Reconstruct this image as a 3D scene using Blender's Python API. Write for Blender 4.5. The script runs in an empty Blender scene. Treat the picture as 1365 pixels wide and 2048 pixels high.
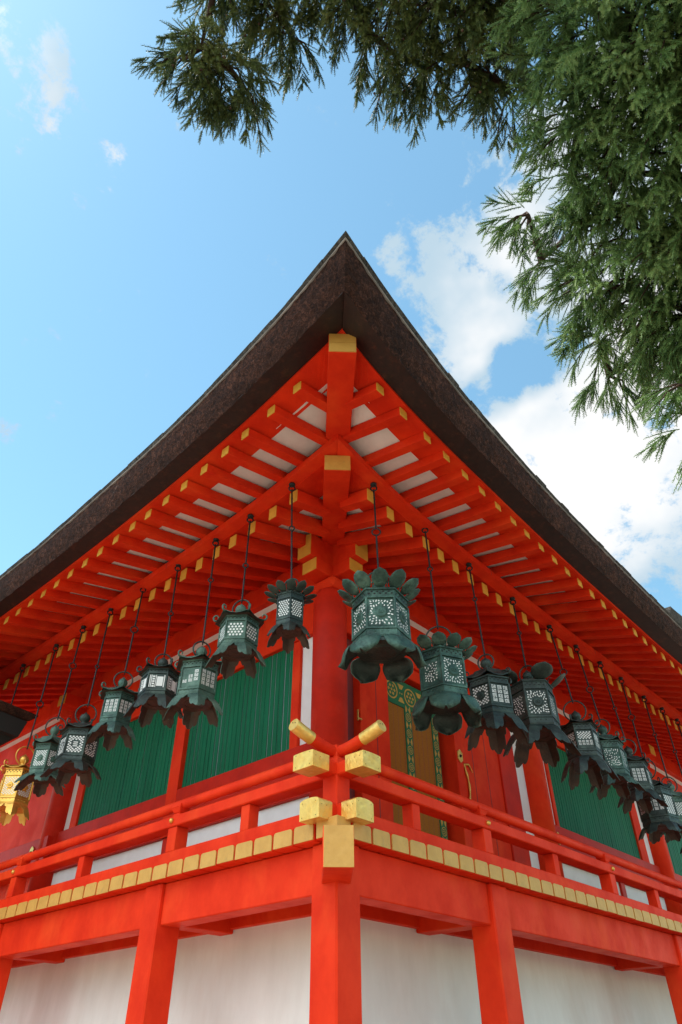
import bpy, bmesh, math, random
import numpy as np
from mathutils import Vector, Matrix
R_ = math.radians
rng = random.Random(7)
scene = bpy.context.scene
COL = scene.collection

# ------------------------------------------------------------------ camera
CAM = Vector((-3.786, -3.532, 1.496))
RT = Vector((0.67899, -0.73414, -0.00318)); UP = Vector((-0.46144, -0.43013, 0.77593)); FW = Vector((0.57101, 0.52538, 0.63081))
cam = bpy.data.cameras.new("camera"); cam.sensor_fit = 'HORIZONTAL'; cam.sensor_width = 36.0
cam.lens = 1386.17 / 1365 * 36; cam.clip_start = 0.05; cam.clip_end = 5000
camo = bpy.data.objects.new("camera", cam); COL.objects.link(camo)
camo.matrix_world = Matrix(((RT.x, UP.x, -FW.x, CAM.x), (RT.y, UP.y, -FW.y, CAM.y), (RT.z, UP.z, -FW.z, CAM.z), (0, 0, 0, 1)))
scene.camera = camo
def dirpx(px, py):
    return (FW + RT * ((px - 682.5) / 1386.17) + UP * ((1024 - py) / 1386.17)).normalized()

# ------------------------------------------------------------------ light
SUN_EL = R_(64); SUN_AZ = Vector((-0.55, 0.835, 0)).normalized()
SDIR = SUN_AZ * math.cos(SUN_EL) + Vector((0, 0, math.sin(SUN_EL)))
sun = bpy.data.lights.new("sun", 'SUN'); sun.energy = 4.2; sun.angle = R_(0.5); sun.color = (1.0, 0.95, 0.87)
suno = bpy.data.objects.new("sun", sun); COL.objects.link(suno)
suno.rotation_euler = SDIR.to_track_quat('Z', 'Y').to_euler(); suno.location = (0, 0, 30)
vs = scene.view_settings
vs.view_transform = 'Standard'; vs.look = 'None'; vs.exposure = 1.0; vs.gamma = 1.0
scene.cycles.max_bounces = 10; scene.cycles.diffuse_bounces = 3; scene.cycles.glossy_bounces = 3

def nd(nt, typ, **kw):
    n = nt.nodes.new(typ)
    for k, v in kw.items():
        if k == 'ins':
            for kk, vv in v.items(): n.inputs[kk].default_value = vv
        else: setattr(n, k, v)
    return n
world = bpy.data.worlds.new("World"); scene.world = world; world.use_nodes = True
wt = world.node_tree; wt.nodes.clear()
sky = nd(wt, 'ShaderNodeTexSky', sky_type='NISHITA', sun_disc=False, sun_elevation=SUN_EL,
         sun_rotation=math.atan2(SUN_AZ.x, SUN_AZ.y), air_density=1.0, dust_density=0.12, ozone_density=1.0, altitude=50)
bg1 = nd(wt, 'ShaderNodeBackground', ins={'Strength': 0.133})
tint = nd(wt, 'ShaderNodeMix', data_type='RGBA', blend_type='MULTIPLY'); tint.inputs[0].default_value = 1; tint.inputs[7].default_value = (.92, 1.16, .98, 1)
wt.links.new(sky.outputs[0], tint.inputs[6]); wt.links.new(tint.outputs[2], bg1.inputs[0])
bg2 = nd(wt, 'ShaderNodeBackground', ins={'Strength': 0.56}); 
wo = nd(wt, 'ShaderNodeOutputWorld'); mixs = nd(wt, 'ShaderNodeMixShader')
tc = nd(wt, 'ShaderNodeTexCoord')
def wmath(op, a, b=None, clamp=False):
    n = nd(wt, 'ShaderNodeMath', operation=op, use_clamp=clamp)
    for i, v in enumerate((a, b)):
        if v is None: continue
        if isinstance(v, (int, float)): n.inputs[i].default_value = v
        else: wt.links.new(v, n.inputs[i])
    return n.outputs[0]
def wmr(v, a, b, c, d, smooth=True):
    n = nd(wt, 'ShaderNodeMapRange', interpolation_type='SMOOTHSTEP' if smooth else 'LINEAR', clamp=True)
    wt.links.new(v, n.inputs[0])
    for i, x in enumerate((a, b, c, d)): n.inputs[1 + i].default_value = x
    return n.outputs[0]
def nd_dot(d):
    n = nd(wt, 'ShaderNodeVectorMath', operation='DOT_PRODUCT'); wt.links.new(tc.outputs['Generated'], n.inputs[0]); n.inputs[1].default_value = Vector(d).normalized(); return n.outputs['Value']
# cloud banks: direction of each bank, angular radius (deg), weight
BANKS = [(965, 560, 4.2, .95), (1015, 625, 4.8, .98), (950, 650, 4.0, .95), (985, 495, 3.4, .85), (962, 455, 2.2, .62), (1090, 640, 4, .8), (1070, 560, 5.0, .9), (1150, 480, 7, .9), (1260, 420, 8, .9), (1300, 600, 8, .9), (1180, 590, 5, .8),
         (1080, 850, 5.2, 1.0), (1030, 880, 3.6, .9), (1180, 880, 7.5, 1.05), (1310, 880, 8, 1.0), (1210, 990, 6.5, .85), (1340, 1050, 7, .85), (1310, 1130, 6, .66), (1120, 960, 5, .9), (1230, 1080, 5, .8),
         (1560, 700, 14, .8), (40, 180, 3.0, .52), (5, 110, 3.0, .48), (90, 160, 1.8, .46), (90, 225, 1.4, .42), (228, 325, 1.2, .52), (205, 370, 1.0, .48), (140, 395, 1.6, .42), (785, 520, 1.4, .6), (815, 575, 1.6, .55),
         (1900, 1300, 18, .7)]
NEG = [(985, 790, 1.9, .5), (1040, 745, 2.2, .5), (1100, 700, 2.4, .45), (1010, 715, 1.5, .25), (1000, 570, 1.0, .2), (1365, 1195, 3, .3)]
acc = None
FILL_BANKS = [(Vector((-1, -.2, .75)), 26), (Vector((-1, .2, .55)), 20), (Vector((-.5, -1, .5)), 20), (Vector((-1, -.7, .8)), 20)]  # unseen banks outside the frame, added to light the facade
BANKS = [(dirpx(a, b), c, d) for a, b, c, d in BANKS] + [(d.normalized(), r, .85) for d, r in FILL_BANKS]
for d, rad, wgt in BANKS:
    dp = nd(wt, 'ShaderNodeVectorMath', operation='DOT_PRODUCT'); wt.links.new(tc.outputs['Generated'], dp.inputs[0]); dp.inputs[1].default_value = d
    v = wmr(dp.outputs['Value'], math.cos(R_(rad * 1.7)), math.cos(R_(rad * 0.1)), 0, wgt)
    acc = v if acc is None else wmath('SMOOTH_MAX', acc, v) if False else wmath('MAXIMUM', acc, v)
for px, py, rad, wgt in NEG:
    dp = nd(wt, 'ShaderNodeVectorMath', operation='DOT_PRODUCT'); wt.links.new(tc.outputs['Generated'], dp.inputs[0]); dp.inputs[1].default_value = dirpx(px, py)
    acc = wmath('SUBTRACT', acc, wmr(dp.outputs['Value'], math.cos(R_(rad * 1.4)), math.cos(R_(rad * 0.2)), 0, wgt))
bright = wmr(nd_dot((-.80, -.16, .66)), .45, .92, 0, 1)  # added boost to the unseen clouds at left, lights the left-facing faces
mp = nd(wt, 'ShaderNodeMapping'); mp.inputs['Scale'].default_value = (1, 1, 1.25); wt.links.new(tc.outputs['Generated'], mp.inputs[0])
n1 = nd(wt, 'ShaderNodeTexNoise', ins={'Scale': 13.0, 'Detail': 11.0, 'Roughness': 0.66, 'Distortion': 0.15}); wt.links.new(mp.outputs[0], n1.inputs[0])
n2 = nd(wt, 'ShaderNodeTexNoise', ins={'Scale': 3.2, 'Detail': 5.0, 'Roughness': 0.55}); wt.links.new(mp.outputs[0], n2.inputs[0])
nz = wmath('MULTIPLY', wmath('SUBTRACT', n1.outputs[0], 0.5), 3.1)
dens = wmr(wmath('ADD', acc, nz), 0.36, 0.78, 0, 1)
wt.links.new(dens, mixs.inputs[0])
rampc = nd(wt, 'ShaderNodeMix', data_type='RGBA'); rampc.inputs[6].default_value = (0.52, 0.68, 0.80, 1); rampc.inputs[7].default_value = (1, 1, 1, 1)
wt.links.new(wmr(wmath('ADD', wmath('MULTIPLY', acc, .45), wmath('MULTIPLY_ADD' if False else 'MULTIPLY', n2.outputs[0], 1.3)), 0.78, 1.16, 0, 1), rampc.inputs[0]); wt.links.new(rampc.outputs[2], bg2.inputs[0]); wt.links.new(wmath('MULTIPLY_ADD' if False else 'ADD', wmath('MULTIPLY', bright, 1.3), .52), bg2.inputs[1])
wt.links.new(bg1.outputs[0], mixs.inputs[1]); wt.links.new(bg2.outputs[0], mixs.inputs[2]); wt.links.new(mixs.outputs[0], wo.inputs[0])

# ------------------------------------------------------------------ materials
MATS = {}
def mat(name, c1, c2=None, scale=4.0, rough=0.5, metal=0.0, bump=0.0, bscale=60.0, stretch=(1, 1, 1), detail=5.0, lo=.35, hi=.65, spec=.5, c3=None, s3=1.0, lo3=.55, hi3=.75, sub=0.0, rvar=0.0):
    m = bpy.data.materials.new(name); m.use_nodes = True; nt = m.node_tree
    b = nt.nodes['Principled BSDF']
    b.inputs['Base Color'].default_value = (*c1, 1); b.inputs['Roughness'].default_value = rough; b.inputs['Metallic'].default_value = metal
    b.inputs['Specular IOR Level'].default_value = spec
    if c2 or bump:
        t = nd(nt, 'ShaderNodeTexCoord'); mpn = nd(nt, 'ShaderNodeMapping'); mpn.inputs['Scale'].default_value = stretch
        nt.links.new(t.outputs['Object'], mpn.inputs[0])
    if c2:
        n = nd(nt, 'ShaderNodeTexNoise', ins={'Scale': scale, 'Detail': detail, 'Roughness': .6}); nt.links.new(mpn.outputs[0], n.inputs[0])
        mr = nd(nt, 'ShaderNodeMapRange'); mr.inputs[1].default_value = lo; mr.inputs[2].default_value = hi; nt.links.new(n.outputs[0], mr.inputs[0])
        mx = nd(nt, 'ShaderNodeMix', data_type='RGBA'); mx.inputs[6].default_value = (*c1, 1); mx.inputs[7].default_value = (*c2, 1)
        nt.links.new(mr.outputs[0], mx.inputs[0]); out = mx.outputs[2]
        if c3:
            n3 = nd(nt, 'ShaderNodeTexNoise', ins={'Scale': s3, 'Detail': 4.0, 'Roughness': .65}); nt.links.new(mpn.outputs[0], n3.inputs[0])
            mr3 = nd(nt, 'ShaderNodeMapRange'); mr3.inputs[1].default_value = lo3; mr3.inputs[2].default_value = hi3; nt.links.new(n3.outputs[0], mr3.inputs[0])
            mx3 = nd(nt, 'ShaderNodeMix', data_type='RGBA'); mx3.inputs[7].default_value = (*c3, 1); nt.links.new(mr3.outputs[0], mx3.inputs[0]); nt.links.new(out, mx3.inputs[6]); out = mx3.outputs[2]
        nt.links.new(out, b.inputs['Base Color'])
        if rvar:
            rr = nd(nt, 'ShaderNodeMapRange'); rr.inputs[3].default_value = rough - rvar; rr.inputs[4].default_value = rough + rvar
            nt.links.new(mr.outputs[0], rr.inputs[0]); nt.links.new(rr.outputs[0], b.inputs['Roughness'])
    if bump:
        nb = nd(nt, 'ShaderNodeTexNoise', ins={'Scale': bscale, 'Detail': 4.0}); nt.links.new(mpn.outputs[0], nb.inputs[0])
        bp = nd(nt, 'ShaderNodeBump', ins={'Strength': bump, 'Distance': .02}); nt.links.new(nb.outputs[0], bp.inputs['Height']); nt.links.new(bp.outputs[0], b.inputs['Normal'])
    MATS[name] = m; return m
red = mat('vermilion_lacquer', (.77, .040, .010), (.63, .026, .008), 3.0, .55, bump=.12, bscale=30, stretch=(1, 1, .8), c3=(.80, .072, .016), s3=1.6, lo3=.5, hi3=.8, spec=.07, rvar=.07)
redold = mat('weathered_vermilion', (.60, .022, .008), (.46, .017, .007), 3.5, .5, bump=.1, bscale=30, c3=(.60, .06, .035), s3=2.2, lo3=.62, hi3=.9, spec=.12)
maroon = mat('maroon_board', (.20, .022, .02), (.15, .017, .018), 4, .55)
white = mat('white_plaster', (.82, .79, .76), (.74, .70, .67), 3.2, .75, bump=.16, bscale=10, c3=(.64, .54, .48), s3=1.3, lo3=.50, hi3=.9, stretch=(1, 1, .35))
whitew = mat('white_painted_board', (.80, .79, .79), (.74, .72, .72), 5, .65)
whitesof = mat('white_soffit_board', (.80, .76, .74), (.72, .68, .66), 6, .7)
ochre = mat('yellow_ochre_paint', (.62, .33, .07), (.53, .27, .05), 6, .55, bump=.25, bscale=22, c3=(.42, .24, .06), s3=9, lo3=.6, hi3=.78)
ochre2 = mat('deep_yellow_paint', (.72, .38, .05), (.62, .31, .04), 6, .55, bump=.1, bscale=22)
goldleaf = mat('gold_leaf', (.86, .52, .13), (.72, .40, .08), 14, .4, metal=.55, bump=.35, bscale=26, c3=(.92, .60, .19), s3=7, rvar=.08)
goldmetal = mat('polished_gold', (.80, .46, .10), (.66, .35, .07), 9, .38, metal=.75, bump=.2, bscale=40)
bronze = mat('green_bronze', (.042, .100, .080), (.018, .042, .037), 9, .55, metal=.25, bump=.4, bscale=55, c3=(.13, .25, .20), s3=5, lo3=.5, hi3=.78, spec=.45)
bronze2 = mat('pale_green_bronze', (.068, .135, .105), (.026, .055, .045), 10, .6, metal=.2, bump=.4, bscale=55, c3=(.18, .30, .235), s3=5, lo3=.48, hi3=.78, spec=.4)
bronze3 = mat('dark_bronze', (.032, .052, .046), (.016, .026, .024), 9, .5, metal=.3, bump=.3, bscale=55, c3=(.07, .11, .09), s3=6, lo3=.5, hi3=.8, spec=.45)
bronzein = mat('brown_bronze', (.075, .036, .022), (.03, .018, .014), 10, .6, metal=.2, bump=.3, bscale=40, c3=(.04, .05, .04), s3=6)
iron = mat('black_iron', (.016, .018, .020), (.008, .009, .010), 20, .5, metal=.1, spec=.4)
paper = mat('white_paper', (.76, .77, .76), (.68, .69, .68), 8, .9)
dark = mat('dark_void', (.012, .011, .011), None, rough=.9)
green = mat('green_shutter', (.008, .150, .070), (.006, .115, .055), 6, .55, stretch=(1, 1, .12), bump=.1, bscale=30, spec=.12)
lilac = mat('grey_lath', (.42, .42, .50), (.34, .34, .42), 8, .7)
bamboo = mat('bamboo_blind', (.38, .14, .02), (.27, .09, .014), 40, .7, stretch=(.6, .6, 8), spec=.1)
brocade = mat('green_brocade', (.010, .13, .048), (.008, .10, .04), 12, .8)
broc_gold = mat('brocade_gold_thread', (.55, .30, .045), (.45, .24, .04), 30, .7)
barkdark = mat('eave_cedar_board', (.024, .008, .0055), (.010, .004, .003), 16, .6, c3=(.075, .023, .011), s3=11, lo3=.55, hi3=.8)
strip = mat('grey_eave_batten', (.34, .32, .32), (.17, .16, .16), 6, .6)
gravel = mat('pale_gravel', (.29, .235, .17), (.21, .17, .125), 30, .9, bump=.5, bscale=60)
def barkmat(name, a, b, c):
    m = bpy.data.materials.new(name); m.use_nodes = True; nt = m.node_tree; bs = nt.nodes['Principled BSDF']; bs.inputs['Roughness'].default_value = .85; bs.inputs['Specular IOR Level'].default_value = .2
    t = nd(nt, 'ShaderNodeTexCoord')
    n = nd(nt, 'ShaderNodeTexNoise', ins={'Scale': 26, 'Detail': 7, 'Roughness': .7, 'Distortion': 1.2}); nt.links.new(t.outputs['Object'], n.inputs[0])
    n2 = nd(nt, 'ShaderNodeTexNoise', ins={'Scale': 5, 'Detail': 4, 'Roughness': .6}); nt.links.new(t.outputs['Object'], n2.inputs[0])
    r = nd(nt, 'ShaderNodeValToRGB'); e = r.color_ramp.elements; e[0].position = .36; e[0].color = (*a, 1); e[1].position = .68; e[1].color = (*c, 1); k = e.new(.52); k.color = (*b, 1)
    nt.links.new(n.outputs[0], r.inputs[0])
    mx = nd(nt, 'ShaderNodeMix', data_type='RGBA', blend_type='MULTIPLY'); mx.inputs[0].default_value = .8
    r2 = nd(nt, 'ShaderNodeMapRange'); r2.inputs[1].default_value = .35; r2.inputs[2].default_value = .65; r2.inputs[3].default_value = .55; r2.inputs[4].default_value = 1.25; nt.links.new(n2.outputs[0], r2.inputs[0])
    nt.links.new(r.outputs[0], mx.inputs[6]); nt.links.new(r2.outputs[0], mx.inputs[7]); nt.links.new(mx.outputs[2], bs.inputs['Base Color'])
    bp = nd(nt, 'ShaderNodeBump', ins={'Strength': 1.0, 'Distance': .03}); nt.links.new(n.outputs[0], bp.inputs['Height']); nt.links.new(bp.outputs[0], bs.inputs['Normal'])
    return m
bark = barkmat('cypress_bark_edge', (.014, .005, .0035), (.050, .018, .011), (.13, .052, .032))
shingle = barkmat('weathered_shingle', (.028, .025, .022), (.075, .066, .058), (.16, .145, .13))
treebark = barkmat('cedar_bark', (.03, .018, .012), (.08, .045, .03), (.14, .085, .06))

# ------------------------------------------------------------------ mesh helpers
class MB:
    def __init__(s): s.v = []; s.f = []; s.m = []; s.sm = []
    def add(s, vs, fs, mi=0, smooth=False):
        b = len(s.v); s.v += [tuple(p) for p in vs]
        for f in fs: s.f.append([b + i for i in f]); s.m.append(mi); s.sm.append(smooth)
    def hexa(s, p, mi=0):      # 8 points: bottom ring 0-3, top ring 4-7
        s.add(p, [(0, 3, 2, 1), (4, 5, 6, 7), (0, 1, 5, 4), (1, 2, 6, 5), (2, 3, 7, 6), (3, 0, 4, 7)], mi)
    def box(s, a, b, mi=0):
        (x0, y0, z0), (x1, y1, z1) = a, b
        s.hexa([(x0, y0, z0), (x1, y0, z0), (x1, y1, z0), (x0, y1, z0), (x0, y0, z1), (x1, y0, z1), (x1, y1, z1), (x0, y1, z1)], mi)
    def tube(s, pts, rad, n=8, mi=0, cap=True, smooth=True):
        pts = [Vector(p) for p in pts]; rad = rad if hasattr(rad, '__len__') else [rad] * len(pts)
        t = (pts[1] - pts[0]).normalized(); u = t.orthogonal().normalized(); rings = []
        for i, p in enumerate(pts):
            t2 = (pts[min(i + 1, len(pts) - 1)] - pts[max(i - 1, 0)])
            t2 = t2.normalized() if t2.length > 1e-9 else t
            q = t.rotation_difference(t2); u = (q @ u); u = (u - t2 * u.dot(t2)).normalized(); t = t2; w = t.cross(u)
            rings.append([p + (u * math.cos(2 * math.pi * k / n) + w * math.sin(2 * math.pi * k / n)) * rad[i] for k in range(n)])
        vs = [q for r in rings for q in r]; fs = []
        for i in range(len(pts) - 1):
            for k in range(n): fs.append((i * n + k, i * n + (k + 1) % n, (i + 1) * n + (k + 1) % n, (i + 1) * n + k))
        s.add(vs, fs, mi, smooth)
        if cap:
            s.add(rings[0], [tuple(range(n))[::-1]], mi); s.add(rings[-1], [tuple(range(n))], mi)
    def torus(s, c, r, tr, ax, n=18, m=6, mi=0, a0=0, a1=2 * math.pi):
        ax = Vector(ax).normalized(); u = ax.orthogonal().normalized()
        if abs(ax.z) < .9: u = Vector((0, 0, 1)); u = (u - ax * u.dot(ax)).normalized()
        w = ax.cross(u); c = Vector(c)
        full = abs(a1 - a0 - 2 * math.pi) < 1e-6
        pts = [c + (u * math.cos(a0 + (a1 - a0) * i / n) + w * math.sin(a0 + (a1 - a0) * i / n)) * r for i in range(n + 1)]
        s.tube(pts, tr, m, mi, cap=not full)
    def lathe(s, prof, n=24, c=(0, 0, 0), mi=0, smooth=True, ph=0.0):
        vs = []; fs = []
        for r, z in prof:
            for k in range(n): a = ph + 2 * math.pi * k / n; vs.append((c[0] + r * math.cos(a), c[1] + r * math.sin(a), c[2] + z))
        for i in range(len(prof) - 1):
            for k in range(n): fs.append((i * n + k, i * n + (k + 1) % n, (i + 1) * n + (k + 1) % n, (i + 1) * n + k))
        if prof[0][0] > 1e-4: fs.append(tuple(range(n))[::-1])
        if prof[-1][0] > 1e-4: fs.append(tuple((len(prof) - 1) * n + k for k in range(n)))
        s.add(vs, fs, mi, smooth)
    def grid(s, rows, mi=0, smooth=True):
        n = len(rows[0]); vs = [p for r in rows for p in r]
        s.add(vs, [(i * n + k, i * n + k + 1, (i + 1) * n + k + 1, (i + 1) * n + k) for i in range(len(rows) - 1) for k in range(n - 1)], mi, smooth)
    def obj(s, name, mats, parent=None, bevel=0.0, fixn=True, solid=0.0, loc=None):
        me = bpy.data.meshes.new(name); mats = mats if isinstance(mats, (list, tuple)) else [mats]
        me.from_pydata(s.v, [], s.f)
        for m in mats: me.materials.append(m)
        me.polygons.foreach_set('material_index', s.m); me.polygons.foreach_set('use_smooth', s.sm)
        if fixn or bevel or solid:
            bm = bmesh.new(); bm.from_mesh(me)
            bmesh.ops.recalc_face_normals(bm, faces=bm.faces)
            if solid:
                r = bmesh.ops.solidify(bm, geom=bm.faces[:], thickness=solid)
                if len(mats) > 1:
                    for g in r['geom']:
                        if isinstance(g, bmesh.types.BMFace): g.material_index = 1
                bmesh.ops.recalc_face_normals(bm, faces=bm.faces)
            if bevel:
                es = [e for e in bm.edges if len(e.link_faces) == 2 and e.calc_face_angle(0) > .6]
                bmesh.ops.bevel(bm, geom=es, offset=bevel, segments=1, affect='EDGES', clamp_overlap=True)
            bm.to_mesh(me); bm.free()
        me.update()
        o = bpy.data.objects.new(name, me); COL.objects.link(o)
        if loc: o.location = loc
        if parent: o.parent = parent
        return o
def tag(o, label=None, cat=None, group=None, kind=None):
    for k, v in (('label', label), ('category', cat), ('group', group), ('kind', kind)):
        if v: o[k] = v
    return o
def empty(name, loc=(0, 0, 0)):
    o = bpy.data.objects.new(name, None); COL.objects.link(o); o.location = loc; o.empty_display_size = .2; return o
def F(side, s, o, z): return (-o, s, z) if side == 'L' else (s, -o, z)
def sbox(mb, side, s0, s1, o0, o1, z0, z1, mi=0):
    a = F(side, s0, o0, z0); b = F(side, s1, o1, z1)
    mb.box([min(p, q) for p, q in zip(a, b)], [max(p, q) for p, q in zip(a, b)], mi)
def shp(side, pts, mi, mb): mb.hexa([F(side, *p) for p in pts], mi)

# ------------------------------------------------------------------ eave curves measured along each face (s along, z)
def table(t):
    xs = np.array([a for a, b in t]); ys = np.array([b for a, b in t])
    g = np.linspace(xs[0], xs[-1], 1400); v = np.interp(g, xs, ys); h = g[1] - g[0]
    k = np.exp(-.5 * (np.arange(-90, 91) * h / .28) ** 2); k /= k.sum()
    pad = np.concatenate([v[0] + (v[0] - v[1:91][::-1]) * 1.0, v, v[-1] + (v[-1] - v[-91:-1][::-1])])
    v = np.convolve(pad, k, 'valid')[:len(g)]
    return lambda s: float(np.interp(s, g, v))
FLYZ = {'L': table([(-1.2, 6.67), (-.33, 6.48), (.03, 6.43), (.4, 6.37), (.7, 6.315), (1, 6.29), (1.34, 6.262), (1.64, 6.238), (1.97, 6.225), (2.26, 6.215), (2.6, 6.2), (3, 6.18), (3.5, 6.177), (5, 6.177), (14, 6.18)]),
        'R': table([(-1.2, 6.67), (-.38, 6.44), (-.05, 6.385), (.32, 6.333), (.61, 6.3), (.95, 6.27), (1.25, 6.238), (1.54, 6.21), (1.84, 6.187), (2.1, 6.162), (2.4, 6.14), (2.7, 6.115), (3, 6.09), (3.6, 6.05), (4.2, 6.02), (4.8, 6.003), (5.4, 5.995), (6.2, 5.983), (14, 5.97)])}
BASEZ = {'L': table([(-.3, 6.42), (0, 6.355), (.63, 6.258), (.95, 6.215), (1.29, 6.187), (1.6, 6.167), (1.9, 6.15), (2.2, 6.135), (2.8, 6.12), (3.4, 6.114), (4.4, 6.118), (5.3, 6.13), (6.9, 6.145), (14, 6.15)]),
         'R': table([(-.3, 6.42), (0, 6.345), (.51, 6.21), (.83, 6.167), (1.15, 6.135), (1.45, 6.11), (1.73, 6.09), (2, 6.075), (2.3, 6.064), (2.9, 6.048), (3.5, 6.038), (4.1, 6.024), (4.7, 6.014), (5.3, 6.017), (6.2, 6.03), (14, 6.05)])}
TOPZ = {'L': table([(-1.457, 7.15), (-1.26, 7.1), (-1.07, 7.04), (-.81, 6.985), (-.43, 6.92), (-.06, 6.865), (.26, 6.81), (.69, 6.755), (1.09, 6.72), (1.57, 6.675), (2.1, 6.65), (3.14, 6.57), (3.43, 6.55), (4.07, 6.52), (4.82, 6.53), (14, 6.53)]),
        'R': table([(-1.457, 7.15), (-.89, 6.98), (-.51, 6.905), (-.11, 6.82), (.44, 6.72), (1.2, 6.645), (2.02, 6.545), (2.67, 6.49), (3.53, 6.425), (4.32, 6.36), (5.64, 6.296), (14, 6.2)])}
BOTZ = {'L': table([(-1.262, 6.69), (-.97, 6.63), (-.55, 6.555), (-.05, 6.49), (.17, 6.453), (.71, 6.385), (1.39, 6.33), (2.14, 6.288), (2.45, 6.262), (3.72, 6.215), (4.82, 6.204), (14, 6.2)]),
        'R': table([(-1.262, 6.68), (-1.17, 6.63), (-.77, 6.53), (-.4, 6.47), (.12, 6.39), (.29, 6.345), (1, 6.315), (1.55, 6.275), (2.21, 6.2), (3.23, 6.148), (4.14, 6.104), (5.72, 6.042), (14, 6.0)])}
KAYZ = {'L': table([(-.96, 6.73), (-.76, 6.67), (-.27, 6.575), (.19, 6.455), (.34, 6.426), (1.5, 6.303), (2.33, 6.248), (3.14, 6.215), (4.31, 6.19), (5.22, 6.2), (14, 6.2)]),
        'R': table([(-.96, 6.72), (-.78, 6.6), (.04, 6.4), (.61, 6.317), (2.01, 6.183), (2.68, 6.133), (3.69, 6.081), (5.51, 6.013), (14, 5.97)])}
otop = lambda s: 1.27 + .187 * max(0, (3 - s) / 4.457) ** 2.5
obot = lambda s: 1.16 + .102 * max(0, (3 - s) / 4.262) ** 2.5
SMAX = {'L': 10.4, 'R': 13.0}
def ts(n=70): return [(i / n) ** 1.5 for i in range(n + 1)]
def sweep(side, edges, n=70):
    """edges: list of (o_function, z_function) run from the mitre at the corner to the far end; returns rows of points."""
    rows = []
    for t in ts(n):
        row = []
        for of, zf in edges:
            s0 = -of(-1.3) if callable(of) else -of
            if callable(of):
                for _ in range(8): s0 = -of(s0)
            s = s0 + (SMAX[side] - s0) * t
            row.append(F(side, s, of(s) if callable(of) else of, zf(s)))
        rows.append(row)
    return rows
def swept(mb, side, edges, mi=0, n=70, smooth=False):
    rows = sweep(side, edges + [edges[0]], n)
    mb.grid(rows, mi, smooth)
    m = len(edges); mb.add(rows[-1][:m], [tuple(range(m))], mi); mb.add(rows[0][:m], [tuple(range(m))[::-1]], mi)

# ------------------------------------------------------------------ ground
g = MB(); g.grid([[(x, y, 0) for x in (-400, -40, -12, -4, 4, 12, 40, 400)] for y in (-400, -40, -12, -4, 4, 12, 40, 400)], 0, False)
tag(g.obj('ground', gravel), 'pale gravel ground of the shrine court', 'ground', kind='structure')

# ================================================================== the shrine hall
hall = tag(empty('shrine_hall'), 'vermilion shrine hall corner with cypress bark eaves and green slatted shutters', 'building')
SL = {'L': [-.327, .025, .391, .69, 1.015, 1.339, 1.65, 1.966, 2.26], 'R': [-.383, -.045, .322, .63, .949, 1.25, 1.55, 1.844, 2.12]}
fly_s = {k: v + [v[-1] + sp * (i + 1) for i in range(int((SMAX[k] - .3 - v[-1]) / sp))] for (k, v), sp in zip(SL.items(), (.319, .2955))}
SB = {'L': [.635, .955, 1.292, 1.607, 1.895, 2.207, 2.505, 2.814], 'R': [.515, .833, 1.148, 1.452, 1.729, 2.012, 2.311, 2.623]}
base_s = {k: v + [v[-1] + sp * (i + 1) for i in range(int((SMAX[k] - .3 - v[-1]) / sp))] for (k, v), sp in zip(SB.items(), (.3155, .3005))}
KIO = .09
def kiot(side, s): return BASEZ[side](s) + KIO + .085
def bslope(side, s): return (6.50 - (BASEZ[side](s) - .074)) / 1.25
def fslope(side, s): return (kiot(side, s) + .055 - FLYZ[side](s)) / .74

def rafter(side, name, s, o0, o1, zc0, zc1, w, h, capmat):
    a, b = s - w / 2, s + w / 2
    mb = MB()
    shp(side, [(a, o0, zc0 - h), (b, o0, zc0 - h), (b, o1, zc1 - h), (a, o1, zc1 - h), (a, o0, zc0 + h), (b, o0, zc0 + h), (b, o1, zc1 + h), (a, o1, zc1 + h)], 0, mb)
    r = mb.obj(name, red, hall, bevel=.003)
    c = MB(); e = .0005
    prof = [(-w / 2 + e, -h + e), (w / 2 - e, -h + e), (w / 2 - e, h - e - .004), (w / 2 - e - .004, h - e), (-w / 2 + e + .004, h - e), (-w / 2 + e, h - e - .004)]
    jit = rng.uniform(-.002, .002)
    v = [F(side, s + p + jit, o0 + d, zc0 + q) for d in (-.002, .006) for p, q in prof]
    n = len(prof); c.add(v, [tuple(range(n)), tuple(range(n, 2 * n))] + [(i, (i + 1) % n, n + (i + 1) % n, n + i) for i in range(n)])
    c.obj('gold_end', capmat, r)
for sd in 'LR':
    for s in fly_s[sd]:
        z0 = FLYZ[sd](s); sl = fslope(sd, s); o1 = max(.05, -s + .10)
        rafter(sd, 'flying_rafter', s, .9, o1, z0, z0 + sl * (.9 - o1), .100, .052, ochre2)
    for s in base_s[sd]:
        z0 = BASEZ[sd](s); sl = bslope(sd, s); o1 = max(-1.5, -s + .12)
        rafter(sd, 'base_rafter', s, 0.0, o1, z0, z0 - sl * o1, .112, .076, ochre2)
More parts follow.
